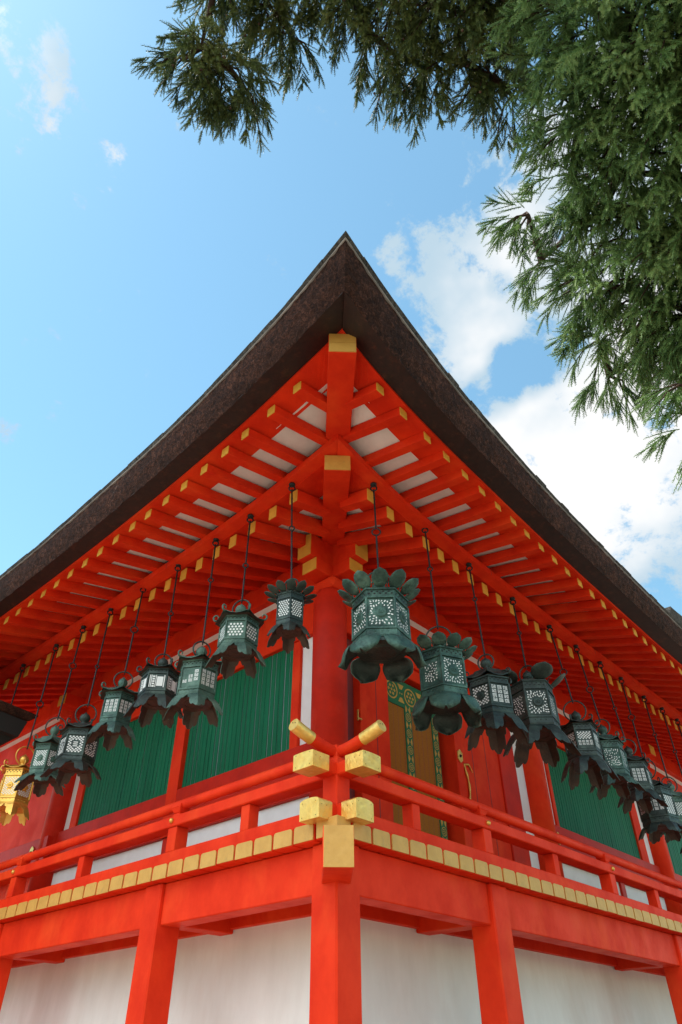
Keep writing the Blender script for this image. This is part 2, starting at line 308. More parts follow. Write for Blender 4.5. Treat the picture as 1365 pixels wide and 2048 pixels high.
# soffits, eave beams
def zfly(sd, o): return lambda s: FLYZ[sd](s) + fslope(sd, s) * (.9 - o)
def zbase(sd, o): return lambda s: BASEZ[sd](max(s, -.3)) - bslope(sd, s) * o
for sd in 'LR':
    m = MB(); swept(m, sd, [(.66, lambda s, f=zfly(sd, .66): f(s) + .060), (.08, lambda s, f=zfly(sd, .08): f(s) + .060), (.08, lambda s, f=zfly(sd, .08): f(s) + .08), (.66, lambda s, f=zfly(sd, .66): f(s) + .08)]); m.obj('soffit_board', whitesof, hall)
    m = MB(); swept(m, sd, [(-.335, lambda s, f=zbase(sd, -.335): f(s) + .086), (-1.5, lambda s, f=zbase(sd, -1.5): f(s) + .086), (-1.5, lambda s, f=zbase(sd, -1.5): f(s) + .105), (-.335, lambda s, f=zbase(sd, -.335): f(s) + .105)]); m.obj('soffit_board', whitesof, hall)
    m = MB(); swept(m, sd, [(.03, lambda s, b=BASEZ[sd]: b(s) + KIO - .006), (-.34, lambda s, f=zbase(sd, -.34): f(s) + .078), (-.34, lambda s, f=zbase(sd, -.34): f(s) + .10), (.03, lambda s, b=BASEZ[sd]: b(s) + KIO + .02)]); m.obj('eave_board', red, hall)
    m = MB(); swept(m, sd, [(.16, lambda s, b=BASEZ[sd]: b(s) + KIO), (.018, lambda s, b=BASEZ[sd]: b(s) + KIO), (.018, lambda s, b=BASEZ[sd]: b(s) + KIO + .083), (.16, lambda s, b=BASEZ[sd]: b(s) + KIO + .083)]); [sbox(m, sd, q - .004, q + .004, .1601, .12, BASEZ[sd](q) + KIO + .004, BASEZ[sd](q) + KIO + .08, 1) for q in ((2.66, 5.35, 7.6) if sd == 'L' else (2.55, 4.62, 5.2, 6.45, 8.1))]; kio = m.obj('lantern_beam', [red, maroon], hall)
    kz = KAYZ[sd]
    m = MB(); swept(m, sd, [(.96, lambda s: kz(s)), (.60, lambda s, f=zfly(sd, .60): f(s) + .054), (.60, lambda s, f=zfly(sd, .60): f(s) + .17), (.96, lambda s: kz(s) + .11)]); m.obj('eave_beam', red, hall, bevel=.004)
    # scarf joints of the lantern beam
# hip rafters
def hipbeam(name, k0, k1, zb0, zt0, zb1, zt1, w, capm, seam=False):
    q = w / 2 / math.sqrt(2); mb = MB()
    P = lambda k, sgn, z: (k + sgn * q, k - sgn * q, z)
    mb.hexa([P(k0, -1, zb0), P(k0, 1, zb0), P(k1, 1, zb1), P(k1, -1, zb1), P(k0, -1, zt0), P(k0, 1, zt0), P(k1, 1, zt1), P(k1, -1, zt1)])
    r = mb.obj(name, red, hall, bevel=.006)
    c = MB(); d = .006; e = .97
    segs = [(zb0 + .004, zb0 + (zt0 - zb0) * .5 - .002), (zb0 + (zt0 - zb0) * .5 + .002, zt0 - .004)] if seam else [(zb0 + .004, zt0 - .004)]
    for a, b in segs:
        c.hexa([P(k0 - d, -e, a), P(k0 - d, e, a), P(k0 + .004, e, a), P(k0 + .004, -e, a), P(k0 - d, -e, b), P(k0 - d, e, b), P(k0 + .004, e, b), P(k0 + .004, -e, b)])
    c.obj('gold_end', ochre, r); return r
hipbeam('hip_rafter', -.935, -.05, 6.452, 6.705, 6.56, 6.80, .25, ochre, True)
hipbeam('hip_rafter', -.02, 1.35, 6.225, 6.425, 6.54, 6.79, .27, ochre2)
# roof -----------------------------------------------------------------
roof = MB()
for sd in 'LR':
    zt = TOPZ[sd]; inner = -4.5
    roof.grid(sweep(sd, [(otop, lambda s: zt(s) - .005), (inner, lambda s, sd=sd: 9.6)]), 0, False)
    roof.grid(sweep(sd, [(.8, lambda s, sd=sd: KAYZ[sd](s) + .2), (inner, lambda s: 9.3)]), 0, False)
roofo = roof.obj('roof', shingle, hall, fixn=False)
for sd in 'LR':
    m = MB()
    swept(m, sd, [(.93, lambda s, f=KAYZ[sd]: f(s) + .035), (obot, lambda s, f=BOTZ[sd]: f(s) + .004), (obot, lambda s, f=BOTZ[sd]: f(s) + .05), (.93, lambda s, f=KAYZ[sd]: f(s) + .09)], n=90)
    bo = m.obj('eave_underside', barkdark, roofo)
# plank lines of the underside come from a stretched noise on the board material
def roof_edge(sd):
    S = SMAX[sd]; zb, zt = BOTZ[sd], TOPZ[sd]
    def pt(t, v, push=0, dz=0):
        sb0, st0 = -1.262, -1.457
        sb = sb0 + (S - sb0) * t; st = st0 + (S - st0) * t
        s = sb + (st - sb) * v; o = obot(sb) + (otop(st) - obot(sb)) * v; z = zb(sb) + (zt(st) - zb(sb)) * v
        o += push + .018 * math.sin(math.pi * min(1, v / .86))      # slight belly
        return s, o, z + dz
    n = int(S / .035); m = MB(); rr = random.Random(11 if sd == 'L' else 12)
    rows = []
    for i in range(n + 1):
        t = (i / n); row = []
        for j in range(15):
            v = .86 * j / 14
            a = rr.gauss(0, .0035) if 0 < i else 0
            s, o, z = pt(t, v, a, rr.gauss(0, .003) if j else rr.gauss(0, .006))
            if i == 0: s = -o
            row.append(F(sd, s, o, z))
        rows.append(row)
    m.grid(rows, 0, True)
    m.obj('bark_edge', bark, roofo, fixn=False)
    m = MB(); rows = []
    for i in range(121):
        t = (i / 120) ** 1.3; r = []
        for v, pu in ((.864, -.03), (.864, .012), (.877, .014), (.877, -.03)):
            s, o, z = pt(t, v, pu)
            if i == 0: s = -o
            r.append(F(sd, s, o, z))
        rows.append(r + [r[0]])
    m.grid(rows, 0, False); m.obj('eave_batten', strip, roofo)
    m = MB()
    # ragged top layer: overlapping shingle packets, stepped
    s_ = 0.0; i = 0
    L = S + 1.457
    while s_ < L:
        ln = rr.uniform(.12, .3); t0, t1 = s_ / L, min(1.0, (s_ + ln) / L); s_ += ln
        up = rr.uniform(-.006, .007) * min(1, .2 + s_ / 1.5); pu = rr.uniform(.0, .012)
        bk = min(.4, .01 + max(0, s_ - ln) * .45)
        A = [pt(t, v, p, d) for t, v, p, d in ((t0, .885, pu, 0), (t1, .885, pu, 0), (t1, .885, -bk, 0), (t0, .885, -bk, 0), (t0, 1.0, pu + .01, up), (t1, 1.0, pu + .01, up + rr.uniform(-.004, .004)), (t1, 1.0, -bk, bk * .25), (t0, 1.0, -bk, bk * .25))]
        if i == 0: A[0] = (-A[0][1], A[0][1], A[0][2]); A[4] = (-A[4][1], A[4][1], A[4][2]); A[3] = (-A[3][1], A[3][1], A[3][2]); A[7] = (-A[7][1], A[7][1], A[7][2])
        m.hexa([F(sd, *p) for p in A]); i += 1
    m.obj('shingle_layer', shingle, roofo)
for sd in 'LR': roof_edge(sd)

# wall head: purlins, brackets, plaster frieze ---------------------------
KCOL = {'L': [(1.235, 1.265)], 'R': []}
COLS = {'L': [6.70, 10.3], 'R': [5.38, 9.35]}
for sd, dz in (('L', 0), ('R', .003)):
    S = SMAX[sd]
    m = MB(); sbox(m, sd, .785, S, -1.15, -1.37, 6.19 + dz, 6.5 + dz); p = m.obj('wall_purlin', red, hall, bevel=.006)
    m = MB(); sbox(m, sd, .778, .79, -1.155, -1.365, 6.196, 6.49); m.obj('gold_end', ochre2, p)
    m = MB(); sbox(m, sd, .872, 1.95, -1.14, -1.37, 6.02 + dz, 6.188 + dz); p = m.obj('bracket_arm', red, hall, bevel=.006)
    m = MB(); sbox(m, sd, .865, .876, -1.145, -1.365, 6.026, 6.182); m.obj('gold_end', ochre2, p)
    m = MB(); sbox(m, sd, 1.3, S, -1.245, -1.3, 6.0, 6.195); m.obj('frieze_panel', whitesof, hall)
    m = MB(); sbox(m, sd, 1.3, S, -1.20, -1.36, 5.455, 6.065); m.obj('head_beam', red, hall, bevel=.006)
    for c in COLS[sd]:
        m = MB(); m.lathe([(.19, 2.92), (.19, 5.85), (.165, 6.02)], 32, F(sd, c, -1.25, 0)); m.obj('round_column', redold if sd == 'L' else red, hall)
        m = MB(); sbox(m, sd, c - .11, c + .11, -.83, -1.19, 6.01, 6.185); p = m.obj('bracket_arm', red, hall, bevel=.006)
        m = MB(); sbox(m, sd, c - .105, c + .105, -.823, -.834, 6.015, 6.18); m.obj('gold_end', ochre2, p)
        m = MB(); sbox(m, sd, c - .6, c + .6, -1.142, -1.2, 6.015, 6.186); m.obj('bracket_arm', red, hall, bevel=.006)
m = MB(); m.lathe([(.192, 2.92), (.192, 5.62), (.19, 5.75), (.168, 5.86), (.168, 5.88)], 40, (1.235, 1.265, 0)); m.obj('round_column', redold, hall)
m = MB(); m.box((1.05, 1.05, 5.88), (1.42, 1.42, 6.019)); m.obj('bearing_block', red, hall, bevel=.05)

# walls --------------------------------------------------------------------
def wl(sd, name, s0, s1, z0, z1, of, ob, mt, bv=.005, parent=None):
    m = MB(); sbox(m, sd, s0, s1, of, ob, z0, z1); return m.obj(name, mt, parent or hall, bevel=bv)
def shutter(sd, s0, s1, z0, z1, of=-1.255):
    p = wl(sd, 'shutter', s0, s1, z0, z1, of - .010, of - .05, lilac, 0)
    m = MB(); n = max(1, round((s1 - s0) / .078)); w = (s1 - s0) / n
    for i in range(n):
        a = s0 + i * w + .005; sbox(m, sd, a, a + w - .010 + rng.uniform(-.003, .003), of + rng.uniform(-.002, .002), of - .009, z0, z1)
    m.obj('slats', green, p, bevel=.003)
# left face
wl('L', 'white_strip', 1.36, 1.73, 4.15, 5.46, -1.265, -1.33, whitew)
wl('L', 'window_post', 1.73, 1.85, 4.15, 5.455, -1.225, -1.35, red)
shutter('L', 1.85, 3.76, 4.18, 5.50)
wl('L', 'window_post', 3.76, 3.97, 3.66, 5.454, -1.19, -1.35, red)
shutter('L', 3.97, 6.14, 4.18, 5.50)
wl('L', 'window_post', 6.14, 6.31, 4.15, 5.455, -1.225, -1.35, red)
wl('L', 'white_strip', 6.31, 6.56, 3.4, 5.46, -1.265, -1.33, whitew)
wl('L', 'sill_beam', 1.38, 6.54, 3.66, 4.18, -1.195, -1.34, redold)
wl('L', 'lower_panel', 1.38, 3.80, 2.93, 3.66, -1.25, -1.33, whitew)
wl('L', 'lower_panel', 3.94, 6.40, 2.93, 3.66, -1.25, -1.33, whitew)
wl('L', 'lower_post', 3.80, 3.94, 2.93, 3.659, -1.215, -1.33, redold)
wl('L', 'door_panel', 6.86, 7.9, 2.93, 5.454, -1.29, -1.33, red)
wl('L', 'door_panel', 7.9, 10.3, 2.93, 5.454, -1.36, -1.40, red)
# right face
wl('R', 'maroon_panel', 1.36, 1.66, 2.93, 5.46, -1.30, -1.34, maroon)
wl('R', 'door_post', 1.66, 1.765, 2.93, 5.455, -1.20, -1.40, red)
wl('R', 'door_board', 1.765, 2.19, 2.93, 5.455, -1.235, -1.36, red)
wl('R', 'door_lintel', 2.19, 3.42, 5.30, 5.455, -1.24, -1.42, red)
wl('R', 'door_post', 3.42, 3.56, 2.93, 5.455, -1.19, -1.45, red)
[wl('R', 'seam', q - .004, q + .004, 2.94, 5.45, -1.2325, -1.25, maroon, 0) for q in (1.97,)]
[wl('R', 'seam', q - .004, q + .004, 2.94, 5.45, -1.2475, -1.26, maroon, 0) for q in (3.88, 4.2)]
dr = wl('R', 'door_panel', 3.56, 4.52, 2.93, 5.455, -1.25, -1.31, red)
wl('R', 'door_post', 4.52, 4.92, 2.93, 5.455, -1.225, -1.36, redold)
wl('R', 'white_strip', 4.92, 5.24, 2.93, 5.46, -1.262, -1.33, whitew)
wl('R', 'white_strip', 5.52, 5.85, 3.66, 5.46, -1.262, -1.33, whitew)
wl('R', 'window_post', 5.85, 5.925, 4.15, 5.455, -1.235, -1.35, red)
shutter('R', 5.925, 8.62, 4.18, 5.50)
wl('R', 'window_post', 8.62, 8.89, 4.15, 5.455, -1.225, -1.35, red)
wl('R', 'white_strip', 8.89, 9.2, 3.66, 5.46, -1.262, -1.33, whitew)
shutter('R', 9.9, 12.6, 4.18, 5.50)
wl('R', 'window_post', 9.5, 9.9, 4.15, 5.455, -1.225, -1.35, red)
wl('R', 'sill_beam', 5.5, 12.9, 3.72, 4.18, -1.195, -1.34, redold)
wl('R', 'lower_panel', 5.5, 7.5, 2.93, 3.72, -1.25, -1.33, whitew)
wl('R', 'lower_panel', 7.64, 9.25, 2.93, 3.72, -1.25, -1.33, whitew)
wl('R', 'lower_panel', 9.45, 12.9, 2.93, 3.72, -1.25, -1.33, whitew)
wl('R', 'lower_post', 7.5, 7.64, 2.93, 3.719, -1.215, -1.33, redold)
# dark room behind the doorway so nothing shines through
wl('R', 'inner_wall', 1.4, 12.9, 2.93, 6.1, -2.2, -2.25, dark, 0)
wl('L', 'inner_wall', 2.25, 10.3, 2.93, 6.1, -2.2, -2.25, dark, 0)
# bamboo blind with green brocade
bl = wl('R', 'bamboo_blind', 2.19, 3.26, 2.95, 5.25, -1.33, -1.345, bamboo, 0)
def motif(m, s, z, r, o):
    n = 16; pts = lambda q: [F('R', s + q * math.cos(2 * math.pi * k / n), o, z + q * math.sin(2 * math.pi * k / n)) for k in range(n)]
    a, b = pts(r), pts(r * .84); m.add(a + b, [(k, (k + 1) % n, n + (k + 1) % n, n + k) for k in range(n)])
    for k in range(6):
        an = k * math.pi / 3; cx, cz = s + r * .48 * math.cos(an), z + r * .48 * math.sin(an)
        m.add([F('R', cx + r * .2 * math.cos(an + j * math.pi / 2), o, cz + r * .2 * math.sin(an + j * math.pi / 2)) for j in range(4)], [(0, 1, 2, 3)])
    m.add([F('R', s + r * .16 * math.cos(j * math.pi / 3), o, z + r * .16 * math.sin(j * math.pi / 3)) for j in range(6)], [tuple(range(6))])
def brocade_strip(s0, s1, z0, z1, rad, vertical):
    b = wl('R', 'brocade_border', s0, s1, z0, z1, -1.318, -1.331, brocade, 0, bl); m = MB()
    n = int((z1 - z0) / (rad * 3.6)) if vertical else int((s1 - s0) / (rad * 2.9))
    for i in range(n):
        if vertical: s, z = (s0 + s1) / 2, z0 + (i + .5) * (z1 - z0) / n
        else: s, z = s0 + (i + .5) * (s1 - s0) / n, (z0 + z1) / 2
        motif(m, s, z, rad, -1.316)
        if vertical:
            zz = z + (z1 - z0) / n / 2
            for q in (-1, 1): m.add([F('R', s + q * .008, -1.316, zz), F('R', s + q * .04, -1.316, zz + .05), F('R', s + q * .05, -1.316, zz), F('R', s + q * .04, -1.316, zz - .05)], [(0, 1, 2, 3)])
        else:
            ss = s + (s1 - s0) / n / 2
            for q in (-1, 1): m.add([F('R', ss - .06, -1.316, z + q * rad), F('R', ss + .06, -1.316, z + q * rad), F('R', ss + .02, -1.316, z + q * rad * .45), F('R', ss - .02, -1.316, z + q * rad * .45)], [(0, 1, 2, 3)])
            for q in (-1, 1): m.add([F('R', ss + q * .02 - .01, -1.316, z), F('R', ss + q * .02, -1.316, z + .015), F('R', ss + q * .02 + .01, -1.316, z), F('R', ss + q * .02, -1.316, z - .015)], [(0, 1, 2, 3)])
    m.obj('gold_motif', broc_gold, bl, fixn=False)
brocade_strip(2.19, 3.26, 4.93, 5.27, .115, False)
brocade_strip(2.60, 2.73, 2.95, 4.93, .05, True)
brocade_strip(3.14, 3.26, 2.95, 4.93, .05, True)
mm = MB()
for i in range(12):
    s = 2.21 + i * .09
    mm.add([F('R', s, -1.3285, 2.95), F('R', s + .004, -1.3285, 2.95), F('R', s + .004, -1.3285, 4.93), F('R', s, -1.3285, 4.93)], [(0, 1, 2, 3)])
mm.obj('binding_thread', maroon, bl, fixn=False)
# gilt fittings on door and sills
fm = MB()
fm.tube([F('R', 3.66 + .05 * math.sin(i * .45), -1.235, 4.02 + i * .06) for i in range(9)], [.006 + .012 * abs(math.sin(i * 1.3)) for i in range(9)], 6)
fm.tube([F('R', 3.66 + .05 * math.sin(3.6), -1.235, 4.5), F('R', 3.74, -1.235, 4.52), F('R', 3.82, -1.235, 4.44)], [.012, .014, .004], 6)
fm.obj('gilt_fitting', goldmetal, hall)
def gilt_boss(sd, s, z, o=-1.193):
    m = MB(); r = .062; pr = [(0, r * 1.35), (r * .8, r * .75), (r * .8, -r * .75), (0, -r * 1.35), (-r * .8, -r * .75), (-r * .8, r * .75)]
    v = [F(sd, s + a, o + d, z + b) for d in (0, .012) for a, b in pr]; n = 6
    m.add(v, [tuple(range(n)), tuple(range(n, 2 * n))] + [(i, (i + 1) % n, n + (i + 1) % n, n + i) for i in range(n)])
    m.tube([F(sd, s, o + .01, z), F(sd, s, o + .03, z)], [.022, .008], 8, 1)
    m.obj('gilt_boss', [goldmetal, dark], hall)
for s, z in ((5.72, 4.0), (9.35, 4.0)): gilt_boss('R', s, z)
gilt_boss('R', 3.49, 4.55, -1.187)
gilt_boss('L', 6.9, 3.95, -1.06)
wl('L', 'sill_beam', 6.54, 10.3, 3.75, 4.12, -1.07, -1.28, redold)
bm_ = MB(); bm_.box((1.60, 1.18, 4.46), (1.66, 1.195, 4.475)); bm_.box((1.59, 1.18, 4.44), (1.602, 1.195, 4.56)); bm_.obj('hinge_pin', goldmetal, hall)

# veranda ------------------------------------------------------------------
W = .22
def board(sd, a, b, ln):
    m = MB(); sbox(m, sd, a, b, 0, -ln, 2.80, 2.921); p = m.obj('floor_board', red, hall, bevel=.008)
    if sd == 'L' and 0: pass
    c = MB(); w = (b - a) / 2 - .003; h = .056; r = .022; j = rng.uniform(-.003, .003)
    pr = [(-w, -h)] + [(w, -h)] + [(w - r + r * math.cos(t), h - r + r * math.sin(t)) for t in (0, .5, 1.05, 1.57)] + [(-w + r - r * math.sin(t), h - r + r * math.cos(t)) for t in (0, .5, 1.05, 1.57)]
    n = len(pr); v = [F(sd, (a + b) / 2 + x, d, 2.861 + z + j) for d in (-.003, .006 + rng.uniform(0, .002)) for x, z in pr]
    c.add(v, [tuple(range(n)), tuple(range(n, 2 * n))] + [(i, (i + 1) % n, n + (i + 1) % n, n + i) for i in range(n)])
    c.obj('gold_end', ochre, p)
for sd, c0, cnt in (('L', .213, 44), ('R', .141, 55)):
    for i in range(cnt):
        a = c0 + W * i + .018; b = c0 + W * (i + 1)
        board(sd, a, b, min(1.36, a - .002) if sd == 'L' else min(1.36, a - .002))
m = MB(); m.box((0, 0, 2.80), (.138, .21, 2.925)); cb = m.obj('floor_board', red, hall, bevel=.006)
m = MB(); m.box((-.006, .004, 2.806), (.003, .2, 2.93)); m.box((-.0055, -.006, 2.806), (.134, .0035, 2.93)); m.obj('gold_end', ochre, cb)
hipn = hipbeam('corner_nose_beam', -.195, .9, 2.53, 2.792, 2.53, 2.792, .205, ochre)
PL = [(.08, .33, 'C'), (2.155, 2.40, 'L'), (5.10, 5.35, 'L'), (8.0, 8.25, 'L'), (2.045, 2.305, 'R'), (6.05, 6.31, 'R'), (9.9, 10.15, 'R')]
for a, b, sd in PL:
    m = MB()
    if sd == 'C': m.box((.08, .08, 0), (.33, .33, 2.798))
    else: sbox(m, sd, a, b, -.08, -.33, 0, 2.798)
    m.obj('veranda_post', red, hall, bevel=.012)
    if sd != 'C':
        m = MB(); sbox(m, sd, a + .03, b - .03, -.332, -.95, 2.50, 2.72); m.obj('cross_beam', red, hall, bevel=.008)
for sd in 'LR':
    st = sorted([(.08, .33)] + [(a, b) for a, b, k in PL if k == sd])
    for (a, b), nx in zip(st, st[1:] + [(SMAX[sd], 0)]):
        m = MB(); sbox(m, sd, b, nx[0], -.118, -.31, 2.478, 2.797); m.obj('veranda_beam', red, hall, bevel=.008)
    m = MB(); sbox(m, sd, .9 if sd == 'L' else 1.1, SMAX[sd], -.9, -1.1, 2.535, 2.796); m.obj('wall_beam', red, hall, bevel=.006)
pm = MB(); prof = [(.955, 2.56), (.955, 2.45), (.95, 2.25), (.93, 1.9), (.88, 1.4), (.78, .9), (.62, .45), (.42, 0)]
for sd in 'LR':
    pm.grid([[F(sd, d + (SMAX[sd] - d) * t, -d, z) for d, z in prof] for t in [i / 24 for i in range(25)]], 0, True)
pm.obj('plaster_base_wall', white, hall, fixn=False)

# railing --------------------------------------------------------------------
def arch_cap(sd, s0, s1, oc, w, z0, z1, arch, name, parent, mt):
    m = MB(); h = w / 2
    pr = [(-h, z0), (h, z0), (h, z1 - arch)] + [(h * math.cos(t), z1 - arch + arch * math.sin(t)) for t in (.6, 1.1, 1.57, 2.04, 2.54)] + [(-h, z1 - arch)]
    n = len(pr); v = [F(sd, s, oc + x, z) for s in (s0, s1) for x, z in pr]
    m.add(v, [tuple(range(n)), tuple(range(n, 2 * n))] + [(i, (i + 1) % n, n + (i + 1) % n, n + i) for i in range(n)])
    for q in range(4):                                  # nail heads on the end face and side
        ss = s0 - .002; x = (-.7, .7, -.7, .7)[q] * h; z = (z0 + .02, z0 + .02, z1 - arch - .01, z1 - arch - .01)[q]
        m.tube([F(sd, ss + .004, oc + x, z), F(sd, ss, oc + x, z)], .0035, 6, 1)
        for sg in (1, -1):
            if q % 2: m.tube([F(sd, s0 + .03 + .05 * (q // 2), oc + sg * (h - .002), (z0 + z1) / 2 + .02), F(sd, s0 + .03 + .05 * (q // 2), oc + sg * (h + .002), (z0 + z1) / 2 + .02)], .0035, 6, 1)
    return m.obj(name, [mt, dark], parent, bevel=.003)
RP = {'L': [2.13, 5.1, 8.05], 'R': [2.12, 4.65, 7.2, 9.8]}
ST = {'L': [1.14, 3.68, 6.6, 9.3], 'R': [1.07, 3.385, 5.85, 8.5, 11.2]}
for sd, dz in (('L', 0), ('R', .0025)):
    S = SMAX[sd]
    m = MB(); sbox(m, sd, -.10, S, -.082, -.238, 2.924 + dz, 3.042 + dz); p = m.obj('bottom_rail', red, hall, bevel=.008)
    arch_cap(sd, -.108, .035, -.178, .196, 2.912, 3.062, .022, 'gold_cap', p, goldleaf)
    m = MB(); sbox(m, sd, -.198, S, -.076, -.236, 3.25 + dz, 3.343 + dz); p = m.obj('middle_rail', red, hall, bevel=.008)
    arch_cap(sd, -.207, -.03, -.155, .206, 3.243, 3.366, .006, 'gold_cap', p, goldleaf)
    for s in RP[sd]:
        b = MB(); b.lathe([(0, -.024), (.018, -.018), (.024, 0), (.018, .018), (0, .024)], 12, F(sd, s, -.07, 3.30)); b.obj('gold_stud', goldmetal, p)
    m = MB()
    pts = [F(sd, s, -.155, 3.452) for s in np.linspace(S, .12, 30)] + [F(sd, s, -.155, 3.452 + .09 * max(0, (.12 - s) / .43) ** 1.5) for s in np.linspace(.05, -.3, 8)]
    m.tube(pts, .046, 16); p = m.obj('top_rail', red, hall)
    m = MB(); pp = [F(sd, s, -.155, 3.452 + .09 * max(0, (.12 - s) / .43) ** 1.5) for s in np.linspace(-.125, -.315, 5)]
    m.tube(pp, [.049, .049, .05, .05, .05], 20)
    for a in (.5, 2.2, 4): m.tube([(Vector(pp[-1]) + Vector((0, 0, .02 * math.sin(a))) + (Vector(F(sd, 0, .02 * math.cos(a), 0)))), (Vector(pp[-1]) + Vector((0, 0, .02 * math.sin(a))) + Vector(F(sd, -.002, .02 * math.cos(a), 0)))], .004, 6, 1)
    m.obj('gold_cap', [goldleaf, dark], p)
    for s in RP[sd]:
        m = MB(); sbox(m, sd, s - .065, s + .065, -.09, -.225, 3.044 + dz, 3.248 + dz)
        shp(sd, [(s - .06, -.1, 3.345 + dz), (s + .06, -.1, 3.345 + dz), (s + .06, -.21, 3.345 + dz), (s - .06, -.21, 3.345 + dz), (s - .045, -.115, 3.375), (s + .045, -.115, 3.375), (s + .045, -.195, 3.375), (s - .045, -.195, 3.375)], 0, m)
        shp(sd, [(s - .045, -.115, 3.3755), (s + .045, -.115, 3.3755), (s + .045, -.195, 3.3755), (s - .045, -.195, 3.3755), (s - .07, -.095, 3.42), (s + .07, -.095, 3.42), (s + .07, -.215, 3.42), (s - .07, -.215, 3.42)], 0, m)
        sbox(m, sd, s - .069, s + .069, -.096, -.214, 3.4205, 3.452)
        m.obj('railing_post', red, hall, bevel=.005)
    for s in ST[sd]:
        m = MB(); sbox(m, sd, s - .052, s + .052, -.1, -.21, 3.044 + dz, 3.248 + dz); m.obj('railing_strut', red, hall, bevel=.005)
m = MB(); m.box((.08, .08, 3.0), (.23, .23, 3.395)); m.box((.105, .105, 3.396), (.205, .205, 3.50)); m.obj('corner_railing_post', red, hall, bevel=.008)
# ================================================================== hanging lanterns
def panel_cells(kind, w, h, rr):
    """openings of the pierced panel as polygons (x across, y up), centred; plus raised bronze ornaments."""
    cells = []; orn = []
    if kind == 'hex':
        n = 5; p = w / n; r = p * .36; row = 0; y = -h / 2 + p * .5
        while y < h / 2 - p * .3:
            for i in range(n + (row % 2 == 0) - 0):
                x = -w / 2 + p * (i + (.5 if row % 2 else 0)) + (0 if row % 2 else 0)
                x += 0 if row % 2 else p * .0
                if abs(x) < w / 2 - p * .3: cells.append([(x + r * math.cos(k * math.pi / 3 + .52), y + r * math.sin(k * math.pi / 3 + .52)) for k in range(6)])
            y += p * .87; row += 1
    elif kind in ('lattice', 'lattice_disc', 'lattice_slot'):
        n = 5; p = w / n; q_ = p * .42; a, b = p * .335, q_ * .68; row = 0; y = -h / 2 + b; rad = w * .24
        while y < h / 2 - b * .5:
            for i in range(n + 1):
                x = -w / 2 + p * (i + (.5 if row % 2 else 0))
                if abs(x) > w / 2 - a * .6: continue
                if kind != 'lattice' and math.hypot(x, y) < rad: continue
                cells.append([(x + a, y), (x, y + b), (x - a, y), (x, y - b)])
            y += q_; row += 1
        if kind == 'lattice_disc': orn.append([(rad * .85 * math.cos(k * .524), rad * .85 * math.sin(k * .524)) for k in range(12)])
        if kind == 'lattice_slot':
            for yy in (-.5, 0, .5): cells.append([(-rad * .55, yy * rad - rad * .11), (rad * .55, yy * rad - rad * .11), (rad * .55, yy * rad + rad * .11), (-rad * .55, yy * rad + rad * .11)])
    elif kind in ('floral', 'rosette', 'cross'):
        rad = w * (.29 if kind == 'floral' else .0); pts = []; tries = 0
        while tries < 1500 and len(pts) < 75:
            tries += 1; x, y = rr.uniform(-w * .46, w * .46), rr.uniform(-h * .46, h * .46); d = math.hypot(x, y)
            if kind == 'floral' and d < rad * 1.12: continue
            if kind == 'rosette' and (len(pts) > 44 or d < w * .07 or abs(d - w * .36) < w * .035 or abs(d - w * .2) < w * .03): continue
            if kind == 'cross' and (abs(x) > w * .32 or abs(y) > h * .36 or rr.random() < .3): continue
            if any(math.hypot(x - a, y - b) < w * .105 for a, b in pts): continue
            pts.append((x, y)); ang = math.atan2(y, x) + rr.uniform(-.8, .8); l, t = w * rr.uniform(.042, .062), w * rr.uniform(.022, .034)
            cells.append([(x + l * math.cos(q) * math.cos(ang) - t * math.sin(q) * math.sin(ang), y + l * math.cos(q) * math.sin(ang) + t * math.sin(q) * math.cos(ang)) for q in [k * math.pi / 3 for k in range(6)]])
        if kind == 'floral': orn.append([(rad * .9 * math.cos(k * .35), rad * .9 * math.sin(k * .35)) for k in range(18)])
    elif kind in ('columns', 'columns_offset', 'lattice_columns'):
        y1 = h / 2
        if kind == 'lattice_columns':
            sub, _ = panel_cells('lattice', w, h * .5, rr); cells += [[(x, y + h * .25) for x, y in c] for c in sub]; y1 = -.02 * h
        nc = 3 if kind != 'lattice_columns' else 4; cw = w / nc
        for c in range(nc):
            x0 = -w / 2 + cw * (c + .14); x1 = x0 + cw * .72
            t, b = y1 - h * .04, -h / 2 + h * .04
            if kind == 'columns_offset': t, b = (y1 - h * (.62 - .26 * c), b + h * (.02 + .16 * (c == 2)))
            y = t
            while y - cw * .62 > b - 1e-6:
                ch = cw * .62
                for r in range(3):
                    ya = y - ch * (r + .12) / 3; yb = y - ch * (r + .72) / 3; cut = rr.choice([0, 1, 2])
                    if cut == 0: cells.append([(x0, yb), (x1, yb), (x1, ya), (x0, ya)])
                    else:
                        xm = x0 + (x1 - x0) * rr.uniform(.3, .7); g = (x1 - x0) * .07
                        cells.append([(x0, yb), (xm - g, yb), (xm - g, ya), (x0, ya)]); cells.append([(xm + g, yb), (x1, yb), (x1, ya), (xm + g, ya)])
                y -= ch * 1.16
    elif kind == 'stripes':
        for a, b in ((-.47, -.42), (-.38, -.33), (-.10, -.06), (.40, .46)): cells.append([(a * w, -.45 * h), (b * w, -.45 * h), (b * w, .45 * h), (a * w, .45 * h)])
        sub, _ = panel_cells('columns', w * .6, h * .95, rr); 
        cells += [[(x + -.2 * w, y) for x, y in c] for c in sub if max(p[0] for p in c) < -.1 * w and False]
        cells.append([(-.02 * w, -.36 * h), (.36 * w, -.36 * h), (.36 * w, .34 * h), (-.02 * w, .34 * h)])
        for k in range(5): cells.append([(-.29 * w, -.44 * h + k * .18 * h), (-.15 * w, -.44 * h + k * .18 * h), (-.15 * w, -.32 * h + k * .18 * h), (-.29 * w, -.32 * h + k * .18 * h)])
    return cells, orn

